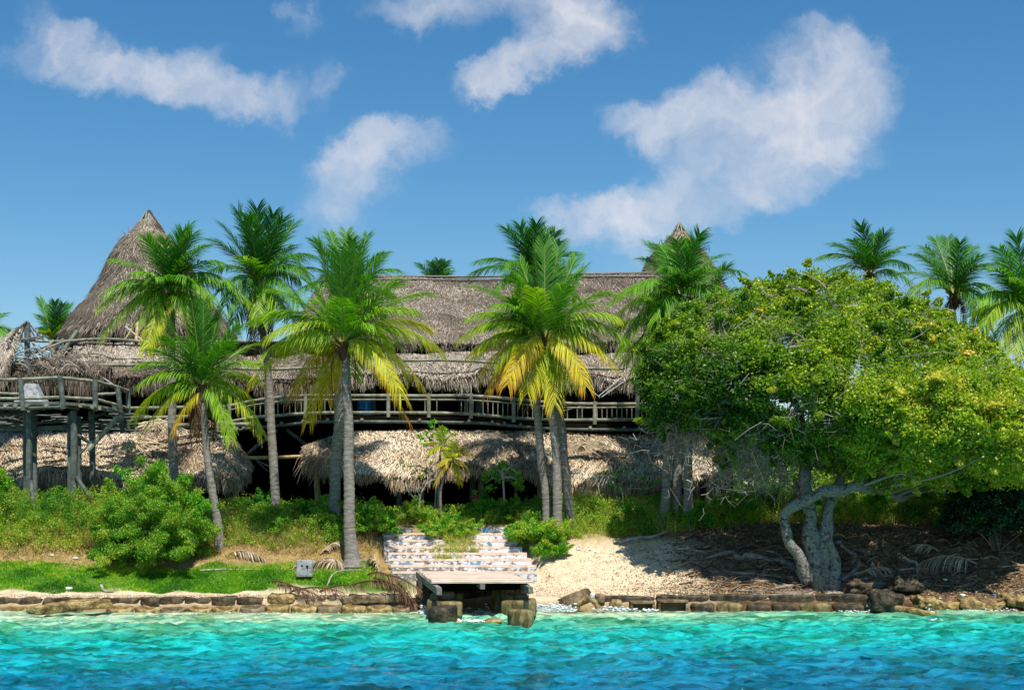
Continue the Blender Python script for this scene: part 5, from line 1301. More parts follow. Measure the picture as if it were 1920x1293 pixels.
for k, (pts, r) in enumerate(limbs):
    c_ = crom(PL(pts), 8); rr = np.interp(np.linspace(0, 1, len(c_)), np.linspace(0, 1, len(r)), r)
    arr = np.array([tuple(q) for q in c_]); arr += (np.stack([vnoise(arr[:, 2], arr[:, 0], 2.2, 50 + k), vnoise(arr[:, 2], arr[:, 0], 2.2, 60 + k), vnoise(arr[:, 0], arr[:, 1], 2.2, 70 + k)], 1) - .5) * .12
    rr = rr * .87 * (1 + .42 * (vnoise(arr[:, 0] + arr[:, 2], arr[:, 1], 3.0, 80 + k) - .5))
    mb.tube(arr, rr, 14, rough=.05)
trunk = mb.build('trunk', M['bark'], bt, smooth=True)
# roots running over the ground
rootobj = MB()
rt_l = [([(1510, 1090), (1480, 1060), (1440, 1052), (1405, 1042), (1385, 1045), (1372, 1036), (1350, 1040), (1322, 1048)], .12), ([(1500, 1085), (1460, 1078), (1400, 1075), (1340, 1072), (1270, 1080)], .06),
        ([(1515, 1095), (1470, 1100), (1430, 1108), (1380, 1106)], .06), ([(1520, 1100), (1500, 1115), (1460, 1120), (1430, 1125)], .05), ([(1480, 1060), (1450, 1035), (1390, 1030)], .05),
        ([(1570, 1095), (1600, 1100), (1650, 1095), (1700, 1085)], .07), ([(1570, 1085), (1610, 1075), (1660, 1072), (1720, 1060)], .06), ([(1560, 1110), (1590, 1122), (1640, 1120)], .05), ([(1575, 1090), (1610, 1060), (1600, 1030), (1640, 1040)], .07),
        ([(1440, 1052), (1430, 1075), (1400, 1090), (1330, 1092)], .05), ([(1480, 1100), (1440, 1085), (1410, 1095)], .04)]
for _ in range(46):
    a = random.uniform(0, 2 * math.pi); x0, y0 = 1540 + math.cos(a) * 25, 1104 + math.sin(a) * 5; n_ = random.randint(3, 6); pts = [(x0, y0)]
    for k in range(n_):
        x0 += math.cos(a) * random.uniform(12, 45); y0 += (math.sin(a) * 9 - 1) * random.uniform(.3, 1.0); a += random.uniform(-.5, .5); pts.append((x0, min(1122, y0)))
    rt_l.append((pts, random.uniform(.018, .06)))
for pts, r in rt_l:
    W_ = []
    for x, y in pts:
        # find the depth where the ground sheet lies under this picture point
        best = 42.0
        for Yt in np.arange(41.0, 46.0, .05):
            if float(gz((x - 960) * Yt / F, Yt)) <= CAMZ - (y - HY) * Yt / F: best = Yt
            else: break
        Yb = max(41.2, best); W_.append(G(x, Yb, r * .3))
    c_ = crom(W_, 6); rootobj.tube(c_, np.linspace(r * 1.15, r * .4, len(c_)) * np.array([random.uniform(.85, 1.15) for _ in c_]), 7, rough=.08)
rootobj.build('roots', M['root'], trunk, smooth=True)

outline = [(1186, 700), (1192, 655), (1222, 625), (1250, 590), (1290, 560), (1345, 545), (1400, 524), (1450, 512), (1490, 506), (1560, 503), (1640, 518), (1700, 530), (1740, 552), (1780, 580), (1850, 620), (1900, 680), (1960, 720), (1990, 800), (1960, 925),
           (1880, 930), (1840, 915), (1780, 920), (1740, 925), (1690, 912), (1650, 922), (1600, 900), (1560, 892), (1500, 884), (1450, 893), (1400, 886), (1350, 868), (1335, 828), (1290, 818), (1235, 825), (1198, 775)]
opx = np.array(outline, float)


def inside(x, y):
    c = False; n = len(opx); j_ = n - 1
    for i_ in range(n):
        if (opx[i_, 1] > y) != (opx[j_, 1] > y) and x < (opx[j_, 0] - opx[i_, 0]) * (y - opx[i_, 1]) / (opx[j_, 1] - opx[i_, 1]) + opx[i_, 0]: c = not c
        j_ = i_
    return c


def edge_d(x, y):
    d = 1e9
    for i_ in range(len(opx)):
        a, b = opx[i_ - 1], opx[i_]; ab = b - a; t = np.clip(((x - a[0]) * ab[0] + (y - a[1]) * ab[1]) / (ab @ ab), 0, 1)
        d = min(d, math.hypot(x - a[0] - ab[0] * t, y - a[1] - ab[1] * t))
    return d


cen = []; tin = []; rad_ = []
k = 0
while len(cen) < 900:
    x = random.uniform(1180, 2000); y = random.uniform(485, 910)
    if not inside(x, y): continue
    e = edge_d(x, y)
    if e < 14: continue
    # bare pockets full of twigs
    pock = min(math.hypot((x - px_) / rx_, (y - py_) / ry_) for px_, py_, rx_, ry_ in ((1430, 866, 70, 20), (1345, 620, 22, 16), (1480, 640, 26, 18), (1605, 700, 35, 16), (1300, 835, 50, 14), (1600, 720, 24, 14), (1500, 770, 22, 12), (1730, 680, 20, 14), (1560, 800, 26, 14), (1440, 740, 20, 14)))
    if pock < 1 and random.random() < .93: continue
    bul = math.sqrt(max(0, 1 - (1 - min(1, e / 170)) ** 2))       # 0 at the outline .. 1 inside
    top = np.clip((700 - y) / 200, 0, 1)
    front = 44.8 - 4.2 * bul + top * 2.0 - (.8 if x > 1600 and y > 700 else 0)
    if random.random() < .68: Yc = front + random.uniform(-.35, .5)
    else: Yc = random.uniform(front, 51 - 3 * (1 - bul))
    r = random.uniform(.30, .62) * (1 if e > 35 else .75)
    Yc = min(Yc, 45.4 if x < 1420 else 46.2); cen.append(tuple(P(x, y, Yc))); rad_.append(r)
    # yellower on the lower right, darker green to the left
    tin.append(.45 + .16 * np.clip((x - 1480) / 380, -1, 1) + (.10 if y > 700 and x > 1600 else 0) - (.16 if y > 660 and x < 1480 else 0) + random.gauss(0, .15))
cen, rad_, tin = shoots(cen, rad_, tin, 420, .14, (P(1540, 700, 44)), -.15)
mb = MB(); clump_leaves(mb, cen, np.array(rad_), 225, .10, np.array(tin), squash=.72, spread=.15)
crown = mb.build('crown', M['treeleaf'], bt)
# inner branches reaching the clumps, then bare twigs
mb = MB(); joints = []
for pts, r in limbs[:8]:
    joints += [q for q in crom(PL(pts), 4) if q.z > 3.2]
for c_ in random.sample(cen, 150):
    c_ = Vector(c_); jn = min(joints, key=lambda q: (q - c_).length + random.uniform(0, 1)); m_ = jn.lerp(c_, .5) + Vector((random.uniform(-.4, .4), random.uniform(-.3, .3), random.uniform(-.1, .5)))
    q_ = crom([jn, m_, c_], 5); mb.tube(q_, np.linspace(.055, .012, len(q_)), 5, col=(random.uniform(.2, .7), .5, random.random()), cap=False)
mb.build('branches', M['twig'], crown)
mb = MB()
for _ in range(2300):
    ch = random.random()
    if ch < .48: x, y = random.gauss(1415, 55), random.gauss(862, 26)
    elif ch < .62: x, y = random.gauss(1290, 45), random.gauss(815, 18)
    elif ch < .75:
        px_, py_, rx_, ry_ = random.choice([(1345, 620, 30, 30), (1480, 640, 26, 22), (1605, 700, 35, 18), (1560, 800, 40, 20), (1740, 530, 60, 22), (1500, 770, 30, 16), (1570, 505, 70, 12), (1850, 720, 30, 30)]); x, y = random.gauss(px_, rx_ * .7), random.gauss(py_, ry_ * .7)
    else: x, y = random.uniform(1250, 1880), random.uniform(520, 880)
    if not (inside(x, y) or ch < .6): continue
    e = edge_d(x, y); Y_ = 44.2 - 3.9 * math.sqrt(max(0, 1 - (1 - min(1, e / 170)) ** 2)) + np.clip((700 - y) / 200, 0, 1) * 2 + random.uniform(-.4, .8)
    p_ = P(x, y, Y_); d = Vector((random.gauss(0, 1), random.gauss(0, .6), random.gauss(.1, .8))).normalized() * random.uniform(.15, .55)
    q1 = p_ + d + Vector((random.uniform(-.1, .1),) * 3); q2 = q1 + (d * .7 + Vector((random.uniform(-.2, .2), 0, random.uniform(-.2, .2))))
    cc_ = (random.uniform(.2, 1), .5, random.random()); r_ = random.uniform(.006, .012)
    mb.tube([p_, q1, q2], [r_, r_ * .8, r_ * .3], 4, col=cc_, cap=False)
    q3 = q1 + d.cross(Vector((random.gauss(0, 1), random.gauss(0, 1), random.gauss(0, 1)))).normalized() * .25; mb.tube([q1, q3], [r_ * .7, r_ * .3], 3, col=cc_, cap=False)
mb.build('bare_twigs', M['twig'], crown)


# ================================================================== BUSHES
def bush(label, cx, yb, yt, wpx, Y, n, per, lsize, mat, tint=.5, name='bush', dpt=None, stems=8, group=None, spread=.16, sq=.8, cr=.22, cat='bush', lean=0, low=.42):
    random.seed(hash(label) % 1000 if False else sum(map(ord, label)) % 997)
    c = G(cx, Y); t = thing(name, label, cat, c, group)
    top = P(cx, yt, Y).z; h = top - c.z; rx = wpx / 2 * Y / F; ry = dpt or rx * .8
    cs = []; ts = []
    lo_ = max(.12, (P(cx, yb, Y).z - c.z) / h)
    n = int(n * 2.1); per = int(per * .85); cr *= .72; lsize *= .84
    for _ in range(n):
        a = random.uniform(0, 2 * math.pi); e = math.asin(random.uniform(-.25 if low > .2 else 0, 1)); rr = random.uniform(.3, 1.0) ** .6 * (1 + .16 * math.sin(a * 3 + cx + e) + .13 * math.sin(a * 5 + 1 + e * 4) + .10 * math.sin(e * 7 + cx))
        x_ = math.cos(a) * math.cos(e) * rx * rr; y_ = math.sin(a) * math.cos(e) * ry * rr; z_ = h * (low + (1 - low) * math.sin(e) * rr)
        z_ = max(h * lo_, z_)
        cs.append((c.x + x_ + lean * z_, c.y + y_, c.z + z_ - cr * .3)); ts.append(tint + random.gauss(0, .10))
    rs_ = [random.uniform(.6, 1.3) * cr for _ in cs]
    cs_, rs_, ts = shoots(cs, rs_, ts, int(n * .35), cr * .8, (c.x, c.y, c.z + h * .3))
    mb = MB(); clump_leaves(mb, cs_, np.array(rs_), per, lsize, np.array(ts), spread=spread, squash=sq)
    f = mb.build('foliage', M[mat], t)
    mb = MB()
    for _ in range(stems):
        q = Vector(random.choice(cs)); b0 = c + Vector((random.uniform(-.15, .15), random.uniform(-.1, .1), -.05)); m_ = b0.lerp(q, .5) + Vector((random.uniform(-.1, .1), 0, .05))
        mb.tube(crom([b0, m_, q], 4), np.linspace(.022, .006, 9), 5, col=(random.random() * .6, .5, .5), cap=False)
    if stems: mb.build('stems', M['twig'], t)
    return t


bb_ = bush('big bright green bush by the shore beside the short leaning palm', 288, 1040, 885, 215, 43.6, 135, 430, .056, 'bushleaf', .62, dpt=1.3, stems=44, cr=.34, low=.22, spread=.30)
mb = MB()
for _ in range(9):
    x_, y_ = random.choice([(345, 900), (360, 930), (190, 915), (210, 900), (250, 872), (300, 880), (275, 862), (380, 950), (230, 885), (320, 868)])
    cs = [tuple(P(x_ + random.gauss(0, 7), y_ + random.gauss(0, 7), 43.7 + random.uniform(-.5, .8))) for _ in range(4)]; clump_leaves(mb, cs, .2, 130, .08, .55)
mb.build('foliage', M['bushleaf'], bb_)
bush('leafy green bush at the left picture edge below the platform', -6, 960, 880, 55, 46.0, 26, 170, .09, 'bushleaf', .62, stems=4)
bush('dark leafy bush with blue green shoots left of the slim straight palm trunk', 495, 975, 928, 80, 48.2, 34, 150, .07, 'bushleaf', .28, stems=4)
bush('dense green bush right of the slim straight palm trunk', 575, 990, 948, 110, 47.0, 70, 170, .07, 'bushleaf', .50, stems=4, cr=.26)
bush('bright leafy bush between the twin palm trunks and the steps', 695, 1030, 955, 75, 45.0, 60, 150, .08, 'bushleaf', .62, stems=10, cr=.2)
bush('dark green low bush left of the flared palm trunk', 602, 1000, 965, 95, 45.8, 50, 170, .065, 'weedleaf', .25, stems=4)
bush('fresh green weed bush growing in the middle of the steps', 838, 1006, 968, 90, 45.4, 44, 190, .055, 'bushleaf', .72, stems=4, cr=.2, dpt=.45)
bush('rounded yellow green bush at the head of the steps', 785, 985, 952, 95, 46.9, 40, 190, .055, 'weedleaf', .48, stems=4, cr=.24)
bush('bright green bush crowding the top right corner of the steps', 1010, 1040, 984, 112, 44.75, 90, 190, .06, 'bushleaf', .68, stems=5, cr=.24, dpt=.7)
bush('small bright bush at the lower edge of the sand right of the steps', 1032, 1054, 1018, 60, 43.95, 30, 190, .05, 'bushleaf', .60, stems=2, cr=.17, dpt=.4)
bush('shadowy green bush right of the papaya plant', 1000, 985, 945, 130, 47.3, 60, 170, .06, 'weedleaf', .25, stems=4, cr=.28)
bush('leafy green bush under the papaya plant', 925, 985, 935, 90, 47.5, 46, 170, .07, 'bushleaf', .45, stems=5, cr=.24)
bush('low leafy bush at the foot of the right hand palm trio', 1300, 990, 955, 90, 46.0, 40, 160, .08, 'bushleaf', .42, stems=3, cr=.22)
bush('small light green plant below the middle of the weed bank', 1268, 985, 962, 40, 45.9, 14, 130, .07, 'bushleaf', .6, stems=3, cr=.16)
bush('sunlit yellow green bush behind the trunk of the big tree', 1745, 965, 905, 130, 47.5, 70, 190, .07, 'bushleaf', .85, stems=3, cr=.3)
bush('sunlit bush left of the gnarled trunks', 1435, 968, 915, 120, 48, 60, 170, .07, 'weedleaf', .50, stems=3, cr=.3)
bush('sunlit bush between the gnarled trunks and the arching limb', 1660, 965, 915, 100, 48.5, 50, 170, .07, 'bushleaf', .70, stems=3, cr=.3)
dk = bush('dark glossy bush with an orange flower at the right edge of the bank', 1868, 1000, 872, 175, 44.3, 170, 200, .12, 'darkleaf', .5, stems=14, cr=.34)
mb = MB(); c_ = P(1838, 912, 43.2)
for k in range(14):
    a = k * .45; mb.add([c_, c_ + Vector((math.cos(a) * .05, -.03, math.sin(a) * .05)), c_ + Vector((math.cos(a + .2) * .10, -.05, math.sin(a + .2) * .09)), c_ + Vector((math.cos(a + .4) * .05, -.02, math.sin(a + .4) * .05))], [(0, 1, 2, 3)], None, (.5, .5, random.random()))
mb.build('flower', M['orangepetal'], dk)
rf = thing('red_flowering_plant', 'crimson flowering plant in the dark doorway below the papaya', 'plant', G(894, 48.6))
mb = MB(); clump_leaves(mb, [tuple(P(894, 932, 48.5)), tuple(P(889, 949, 48.5)), tuple(P(899, 948, 48.5)), tuple(P(892, 938, 48.5))], .12, 60, .07, .5); mb.build('blossoms', M['redpetal'], rf)
mb = MB(); mb.tube([G(894, 48.6), P(894, 950, 48.5), P(893, 928, 48.5)], .015, 5); clump_leaves(mb, [tuple(P(890, 922, 48.5))], .13, 40, .06, .5); mb.build('stem', M['weedleaf'], rf)


# small feather palms
def areca(label, stems_, fr_, Y):
    b = G(stems_[0][0], Y); t = thing('feather_palm', label, 'small palm', b)
    mb = MB()
    for (bx_, hub) in stems_:
        c_ = crom([G(bx_, Y)] + [P(x, y, Y) for x, y in hub], 5); mb.tube(c_, np.linspace(.05, .035, len(c_)), 7)
    mb.build('stem', M['greybeam'], t)
    lb, rb = MB(), MB()
    for (hx, hy, tx, ty, age, dy) in fr_:
        H = P(hx, hy, Y); T_ = P(tx, ty, Y + dy); d = T_ - H; c0 = H + d * .5 + Vector((0, 0, .35 * d.length))
        frond(lb, rb, H, c0, T_, .34, age, n=44, droop=.7, width=.03)
    cr_ = lb.build('crown', M['areca'], t); rb.build('frond_stalks', M['rachis'], cr_)




areca('small yellow feather palm with arching orange tinged leaves in front of the long hut',
      [(828, [(826, 920), (838, 880), (848, 862)]), ],
      [(848, 862, 878, 880, .6, -.2), (848, 862, 880, 848, .75, 0), (848, 862, 868, 838, .5, .2), (848, 862, 850, 830, .4, 0), (848, 862, 818, 905, .7, -.3), (848, 862, 822, 870, .65, -.2), (848, 862, 862, 905, .6, -.2), (848, 862, 835, 840, .5, .2), (848, 862, 858, 850, .5, -.5)], 47.0)
areca('taller green feather palm just behind the small yellow one',
      [(823, [(822, 900), (826, 850), (830, 838)]), ],
      [(830, 838, 800, 858, .5, 0), (830, 838, 806, 828, .35, 0), (830, 838, 826, 806, .25, 0), (830, 838, 850, 812, .3, 0), (830, 838, 862, 838, .45, 0), (830, 838, 818, 812, .2, .2), (830, 838, 840, 860, .5, -.3), (830, 838, 806, 846, .45, -.3)], 47.4)


def leafy(name, label, Y, lines, leafspots, mat, lsz, tint, per=22, r=.12, cat='plant', sm='twig', sr=.03, st_tint=.9):
    t = thing(name, label, cat, G(lines[0][0][0], Y)); mb = MB()
    for k, ln in enumerate(lines):
        pts = [P(x, y, Y + (0 if k == 0 else .1 * math.sin(k))) for x, y in ln]
        if k == 0: pts[0] = G(ln[0][0], Y)
        c_ = crom(pts, 5); mb.tube(c_, np.linspace(sr * (1 if k == 0 else .75), sr * .35, len(c_)), 6, col=(st_tint, .5, .5))
    mb.build('stem', M[sm], t)
    mb = MB(); clump_leaves(mb, [tuple(P(x, y, Y + random.uniform(-.25, .25))) for x, y in leafspots], r, per, lsz, tint); mb.build('foliage', M[mat], t)


random.seed(31)
leafy('bare_shrub', 'leggy shrub with pale forked stems and few leaves in front of the dark doorway', 47.2,
      [[(787, 960), (788, 930), (800, 905), (806, 870)], [(787, 945), (770, 925), (764, 905), (756, 893)], [(787, 930), (780, 910), (779, 895)], [(768, 914), (786, 917), (797, 900)], [(797, 908), (810, 900), (820, 896)]],
      [(750, 870), (760, 872), (770, 874), (776, 884), (790, 895), (792, 882), (755, 868), (796, 890), (808, 866), (765, 870)], 'weedleaf', .10, .55, per=9, r=.13, sr=.035)
leafy('climbing_shrub', 'thin shrub with fresh green leaves reaching above the eave behind the feather palms', 48.5,
      [[(815, 965), (818, 880), (812, 830), (815, 795)], [(812, 830), (798, 815), (792, 808)], [(812, 830), (830, 812)]],
      [(815, 788), (808, 795), (825, 800), (835, 806), (800, 810), (790, 822), (796, 832), (812, 812), (828, 818), (838, 812), (805, 820), (786, 815)], 'bushleaf', .13, .62, per=16, r=.14, sr=.025)
leafy('papaya_plant', 'papaya plant with lobed bright green leaves in front of the dark doorway', 47.3,
      [[(944, 968), (945, 930), (943, 895), (942, 870)], [(943, 900), (925, 895), (912, 905)], [(943, 895), (962, 895), (975, 910)], [(942, 885), (922, 880), (910, 888)], [(942, 880), (960, 878), (970, 888)]],
      [(942, 868), (938, 875), (950, 873), (925, 882), (915, 888), (912, 898), (962, 882), (970, 892), (975, 900), (930, 892), (955, 895), (978, 912), (914, 912), (920, 915), (945, 885), (966, 905), (935, 900), (972, 915)], 'bushleaf', .15, .58, per=22, r=.17, sr=.05)
leafy('young_shrub', 'young upright shrub with a tuft of light leaves left of the steps head', 46.8,
      [[(704, 990), (704, 960), (703, 942)]], [(703, 938), (697, 942), (710, 942), (700, 948), (706, 948), (716, 945)], 'bushleaf', .10, .75, per=18, r=.11, sr=.018)
leafy('young_shrub', 'scraggly shrub against the long hut eave, left of the right palm trio', 47.5,
      [[(1165, 970), (1168, 930), (1160, 905)], [(1168, 925), (1195, 900), (1205, 885)], [(1168, 925), (1150, 905), (1138, 890)], [(1180, 915), (1215, 915), (1240, 900)]],
      [(1160, 885), (1172, 880), (1150, 890), (1195, 893), (1205, 897), (1225, 905), (1135, 887), (1145, 905), (1160, 912), (1240, 900), (1185, 905), (1210, 915)], 'bushleaf', .10, .5, per=22, r=.16, sr=.03)

# ================================================================== UNDERGROWTH (mass)
random.seed(41)
HX = [-400, -50, 130, 180, 300, 430, 520, 600, 700, 725, 960, 985, 1050, 1200, 1350, 1500, 1650, 1800, 2300]
HH = [1.15, 1.15, 1.15, .95, .80, .75, .62, .52, .48, .34, .32, .6, .80, .85, .95, .95, .9, .9, .9]
F0 = [44.0, 44.0, 44.0, 44.0, 44.0, 44.0, 44.1, 44.3, 44.8, 46.2, 46.3, 45.3, 44.8, 44.9, 45.5, 46.3, 46.5, 46.4, 46.4]
nC = 6400
Yc = 43.9 + RNG.uniform(0, 1, nC) ** 1.5 * 6.2; xc = RNG.uniform(-260, 2150, nC)
f0 = np.interp(xc, HX, F0); hh = np.interp(xc, HX, HH)
keep = Yc > f0 + RNG.uniform(0, .5, nC); Yc, xc, f0, hh = Yc[keep], xc[keep], f0[keep], hh[keep]
Xc = (xc - 960) * Yc / F; zc = gz(Xc, Yc); ramp_ = np.clip((Yc - f0) / .9, .25, 1); kn = .55 + .9 * vnoise(Xc, Yc, 1.3, 9)
zz_ = zc + hh * ramp_ * kn * RNG.uniform(.15, .85, len(Xc))
back_ = np.clip((51.5 - Yc) / 2, .45, 1); zz_ = zc + (zz_ - zc) * back_
tn = .20 + .60 * vnoise(Xc, Yc, .9, 12) + .14 * (1 - ramp_) + np.where(xc > 1380, .08, 0) + RNG.normal(0, .07, len(Xc)) - np.where((xc > 560) & (xc < 640), .1, 0)
mb = MB(); clump_leaves(mb, np.stack([Xc, Yc, zz_], 1), RNG.uniform(.13, .30, len(Xc)), 62, .058, tn, squash=.9, spread=.14)
nb_ = 34000
Yb = 44.3 + RNG.uniform(0, 1, nb_) * 5; xb = RNG.uniform(-260, 2150, nb_); k_ = Yb > np.interp(xb, HX, F0); Yb, xb = Yb[k_], xb[k_]; Xb = (xb - 960) * Yb / F
blades(mb, np.stack([Xb, Yb, gz(Xb, Yb)], 1), np.interp(xb, HX, HH) * RNG.uniform(.5, 1.25, len(Xb)) * (.5 + .8 * vnoise(Xb, Yb, 1.3, 9)), .014, .45 + .5 * vnoise(Xb, Yb, .7, 33) + RNG.normal(0, .12, len(Xb)))
# rounded weed mounds of different green
mc = []; mt = []
for _ in range(95):
    x_ = random.uniform(-60, 1760); fy = float(np.interp(x_, HX, F0)); Yq_ = fy + random.uniform(.25, 4.0)
    if 715 < x_ < 985 and Yq_ < 46.6: continue
    hM = float(np.interp(x_, HX, HH)) * random.uniform(.6, 1.15); wM = random.uniform(.35, .8); tM = random.choice([.05, .12, .2, .3, .38, .5]) + random.gauss(0, .04); q0 = G(x_, Yq_)
    for _k in range(26):
        a_ = random.uniform(0, 6.28); e_ = math.asin(random.uniform(0, 1)); mc.append((q0.x + math.cos(a_) * math.cos(e_) * wM, q0.y + math.sin(a_) * math.cos(e_) * wM, q0.z + hM * (.15 + .8 * math.sin(e_)))); mt.append(tM + random.gauss(0, .05))
clump_leaves(mb, mc, RNG.uniform(.10, .22, len(mc)), 75, .062, np.array(mt), spread=.12)
uw = mb.build('undergrowth', M['weedleaf']); tag(uw, 'mixed olive and green weeds covering the bank below the thatched huts', 'undergrowth', kind='stuff')
# dry grass fringe
mb = MB(); n_ = 60000
Yd = RNG.uniform(43.1, 46.9, n_); xd = RNG.uniform(-260, 1480, n_)
fr0 = np.interp(xd, HX, F0)
lo2 = np.where(xd < 700, 43.25, np.where(xd < 1010, 99, np.interp(xd, [1000, 1080, 1250, 1480], [45.2, 44.9, 45.4, 46.2])))
den = np.clip((Yd - lo2) / .9, 0, 1)
k_ = (RNG.uniform(0, 1, n_) < den) & (Yd < fr0 + 1.0); Yd, xd, lo2 = Yd[k_], xd[k_], lo2[k_]; Xd = (xd - 960) * Yd / F
blades(mb, np.stack([Xd, Yd, gz(Xd, Yd)], 1), (.06 + .22 * np.clip((Yd - lo2) / 1.5, 0, 1)) * RNG.uniform(.5, 1.4, len(Xd)) * (.4 + 1.1 * vnoise(Xd, Yd, 1.6, 44)), .02, .25 + .5 * vnoise(Xd, Yd, 1.1, 45) + RNG.normal(0, .18, len(Xd)), lean=.8)
dg = mb.build('dry_grass', M['drygrass']); tag(dg, 'straw coloured dry grass along the foot of the weeds and above the sand', 'dry grass', kind='stuff')
# lawn
mb = MB(); n_ = 110000
Yl = RNG.uniform(41.05, 43.7, n_); xl = RNG.uniform(-260, 745, n_)
up_ = 43.35 + .5 * (vnoise(xl * .02, Yl * 0, 1, 46) - .5); lo_ = np.where(xl < 500, 41.35, 41.85) + .4 * vnoise(xl * .03, Yl * 0, 1, 47)
thin = vnoise((xl - 960) * Yl / F, Yl, 1.7, 48)
k_ = (Yl < up_) & (Yl > lo_) & (RNG.uniform(0, 1, n_) < .05 + 1.5 * thin); Yl, xl = Yl[k_], xl[k_]; Xl = (xl - 960) * Yl / F
blades(mb, np.stack([Xl, Yl, gz(Xl, Yl)], 1), RNG.uniform(.04, .10, len(Xl)) * (.6 + vnoise(Xl, Yl, 2.3, 50)), .026, .0 + .85 * vnoise(Xl, Yl, 1.1, 49) ** 1.2 + .2 * (vnoise(Xl, Yl, 4, 71) - .5) + .22 * (Yl > 43) + RNG.normal(0, .16, len(Xl)), lean=.9)
lg = mb.build('lawn_grass', M['grass']); tag(lg, 'short bright green grass on the left shore', 'grass', kind='stuff')
# weeds in the joints of the steps
mb = MB(); cs = []; 
for x, y, n_, Y_ in ((850, 1012, 30, 45.0), (870, 1014, 20, 44.9), (850, 1028, 30, 44.6), (830, 1030, 20, 44.5), (880, 1030, 20, 44.5), (838, 1044, 14, 43.9), (850, 1000, 30, 45.2)):
    for _ in range(n_):
        p_ = P(x + random.gauss(0, 16), y + random.uniform(-3, 4), Y_ + random.uniform(-.15, .1)); cs.append(tuple(p_))
clump_leaves(mb, cs, .09, 45, .045, .62)
cs2 = np.array(cs)[RNG.integers(0, len(cs), 1500)] + RNG.normal(0, .06, (1500, 3)); blades(mb, cs2, RNG.uniform(.1, .3, 1500), .014, RNG.uniform(.6, 1, 1500))
tag(mb.build('step_weeds', M['weedleaf']), 'yellowing weeds and dry grass spilling down the middle of the steps', 'weeds', kind='stuff')

# far trees that close the view behind the huts
mb = MB(); cs = []; ts = []
for _ in range(2600):
    X = RNG.uniform(-42, 44); h_ = 3.5 + 2.0 * float(vnoise(X, 0, .25, 61)); Y_ = RNG.uniform(70, 84); z_ = 2.5 + RNG.uniform(0, 1) * h_; cs.append((X, Y_, z_)); ts.append(.35 + RNG.normal(0, .12))
clump_leaves(mb, cs, RNG.uniform(.5, 1.0, len(cs)), 60, .26, np.array(ts))
tag(mb.build('distant_trees', M['treeleaf']), 'green wall of low trees far behind the huts', 'far trees', kind='stuff')

# ================================================================== DEBRIS
random.seed(51)


def on_ground(x, y, dz=0.0):
    best = 41.2
    for Yt in np.arange(41.0, 47.0, .04):
        if float(gz((x - 960) * Yt / F, Yt)) <= CAMZ - (y - HY) * Yt / F: best = Yt
        else: break
    return G(x, best, dz)


# leaf litter under the tree and pebbles on the sand
mb = MB(); n_ = 30000
xq = RNG.uniform(1150, 2000, n_); Yq = RNG.uniform(41.3, 47, n_); k_ = RNG.uniform(0, 1, n_) < np.clip((xq - 1150) / 200, .05, 1); xq, Yq = xq[k_], Yq[k_]; Xq = (xq - 960) * Yq / F
add_leaves(mb, np.stack([Xq, Yq, gz(Xq, Yq) + .015], 1), .07, np.tile([0, -.2, 1.], (len(Xq), 1)), RNG.uniform(0, 1, len(Xq)) ** 1.1, biasw=1.2)
tag(mb.build('leaf_litter', M['litter']), 'brown and tan fallen leaves under the big tree', 'leaf litter', kind='stuff')
mb = MB(); n_ = 10000
xq = np.concatenate([RNG.uniform(1000, 1330, n_ // 2), RNG.uniform(0, 760, n_ // 2)]); Yq = np.concatenate([41.2 + RNG.uniform(0, 1, n_ // 2) ** 1.6 * 3.2, RNG.uniform(40.95, 41.35, n_ // 2)]); Xq = (xq - 960) * Yq / F; Zq = gz(Xq, Yq)
s_ = RNG.uniform(.006, .028, len(Xq)); dirs = np.array([[1, 0, 0], [0, 1, 0], [-1, 0, 0], [0, -1, 0], [0, 0, .8], [0, 0, -.8]])
V_ = np.stack([Xq, Yq, Zq], 1)[:, None] + dirs[None] * (s_[:, None] * RNG.uniform(.5, 1.4, (len(Xq), 6)))[..., None]
tq = np.array([[0, 1, 4], [1, 2, 4], [2, 3, 4], [3, 0, 4], [1, 0, 5], [2, 1, 5], [3, 2, 5], [0, 3, 5]]); T_ = (np.arange(len(Xq))[:, None, None] * 6 + tq[None]).reshape(-1, 3)
mb.add(V_.reshape(-1, 3), None, T_, np.repeat(np.stack([RNG.uniform(.1, 1, len(Xq)), np.full(len(Xq), .5), RNG.uniform(0, 1, len(Xq))], -1), 6, axis=0))
tag(mb.build('pebbles', M['greyfrond']), 'coral pebbles and shell bits on the sand and along the sea wall', 'pebbles', kind='stuff')


def log(label, pts, r, mat='driftwood', fork=None, name='driftwood', group=None):
    W_ = [on_ground(x, y, r * .8 + (pp[0] if pp else 0)) for x, y, *pp in pts]; c_ = crom(W_, 5); mb = MB()
    mb.tube(c_, np.linspace(r, r * .45, len(c_)) * np.array([random.uniform(.85, 1.15) for _ in c_]), 7, rough=.06)
    if fork:
        for (x, y, up) in fork:
            m_ = c_[len(c_) // 2]; mb.tube([m_, on_ground(x, y, up)], [r * .5, r * .2], 5)
    return tag(mb.build(name, M[mat], origin=W_[0]), label, 'driftwood', group)


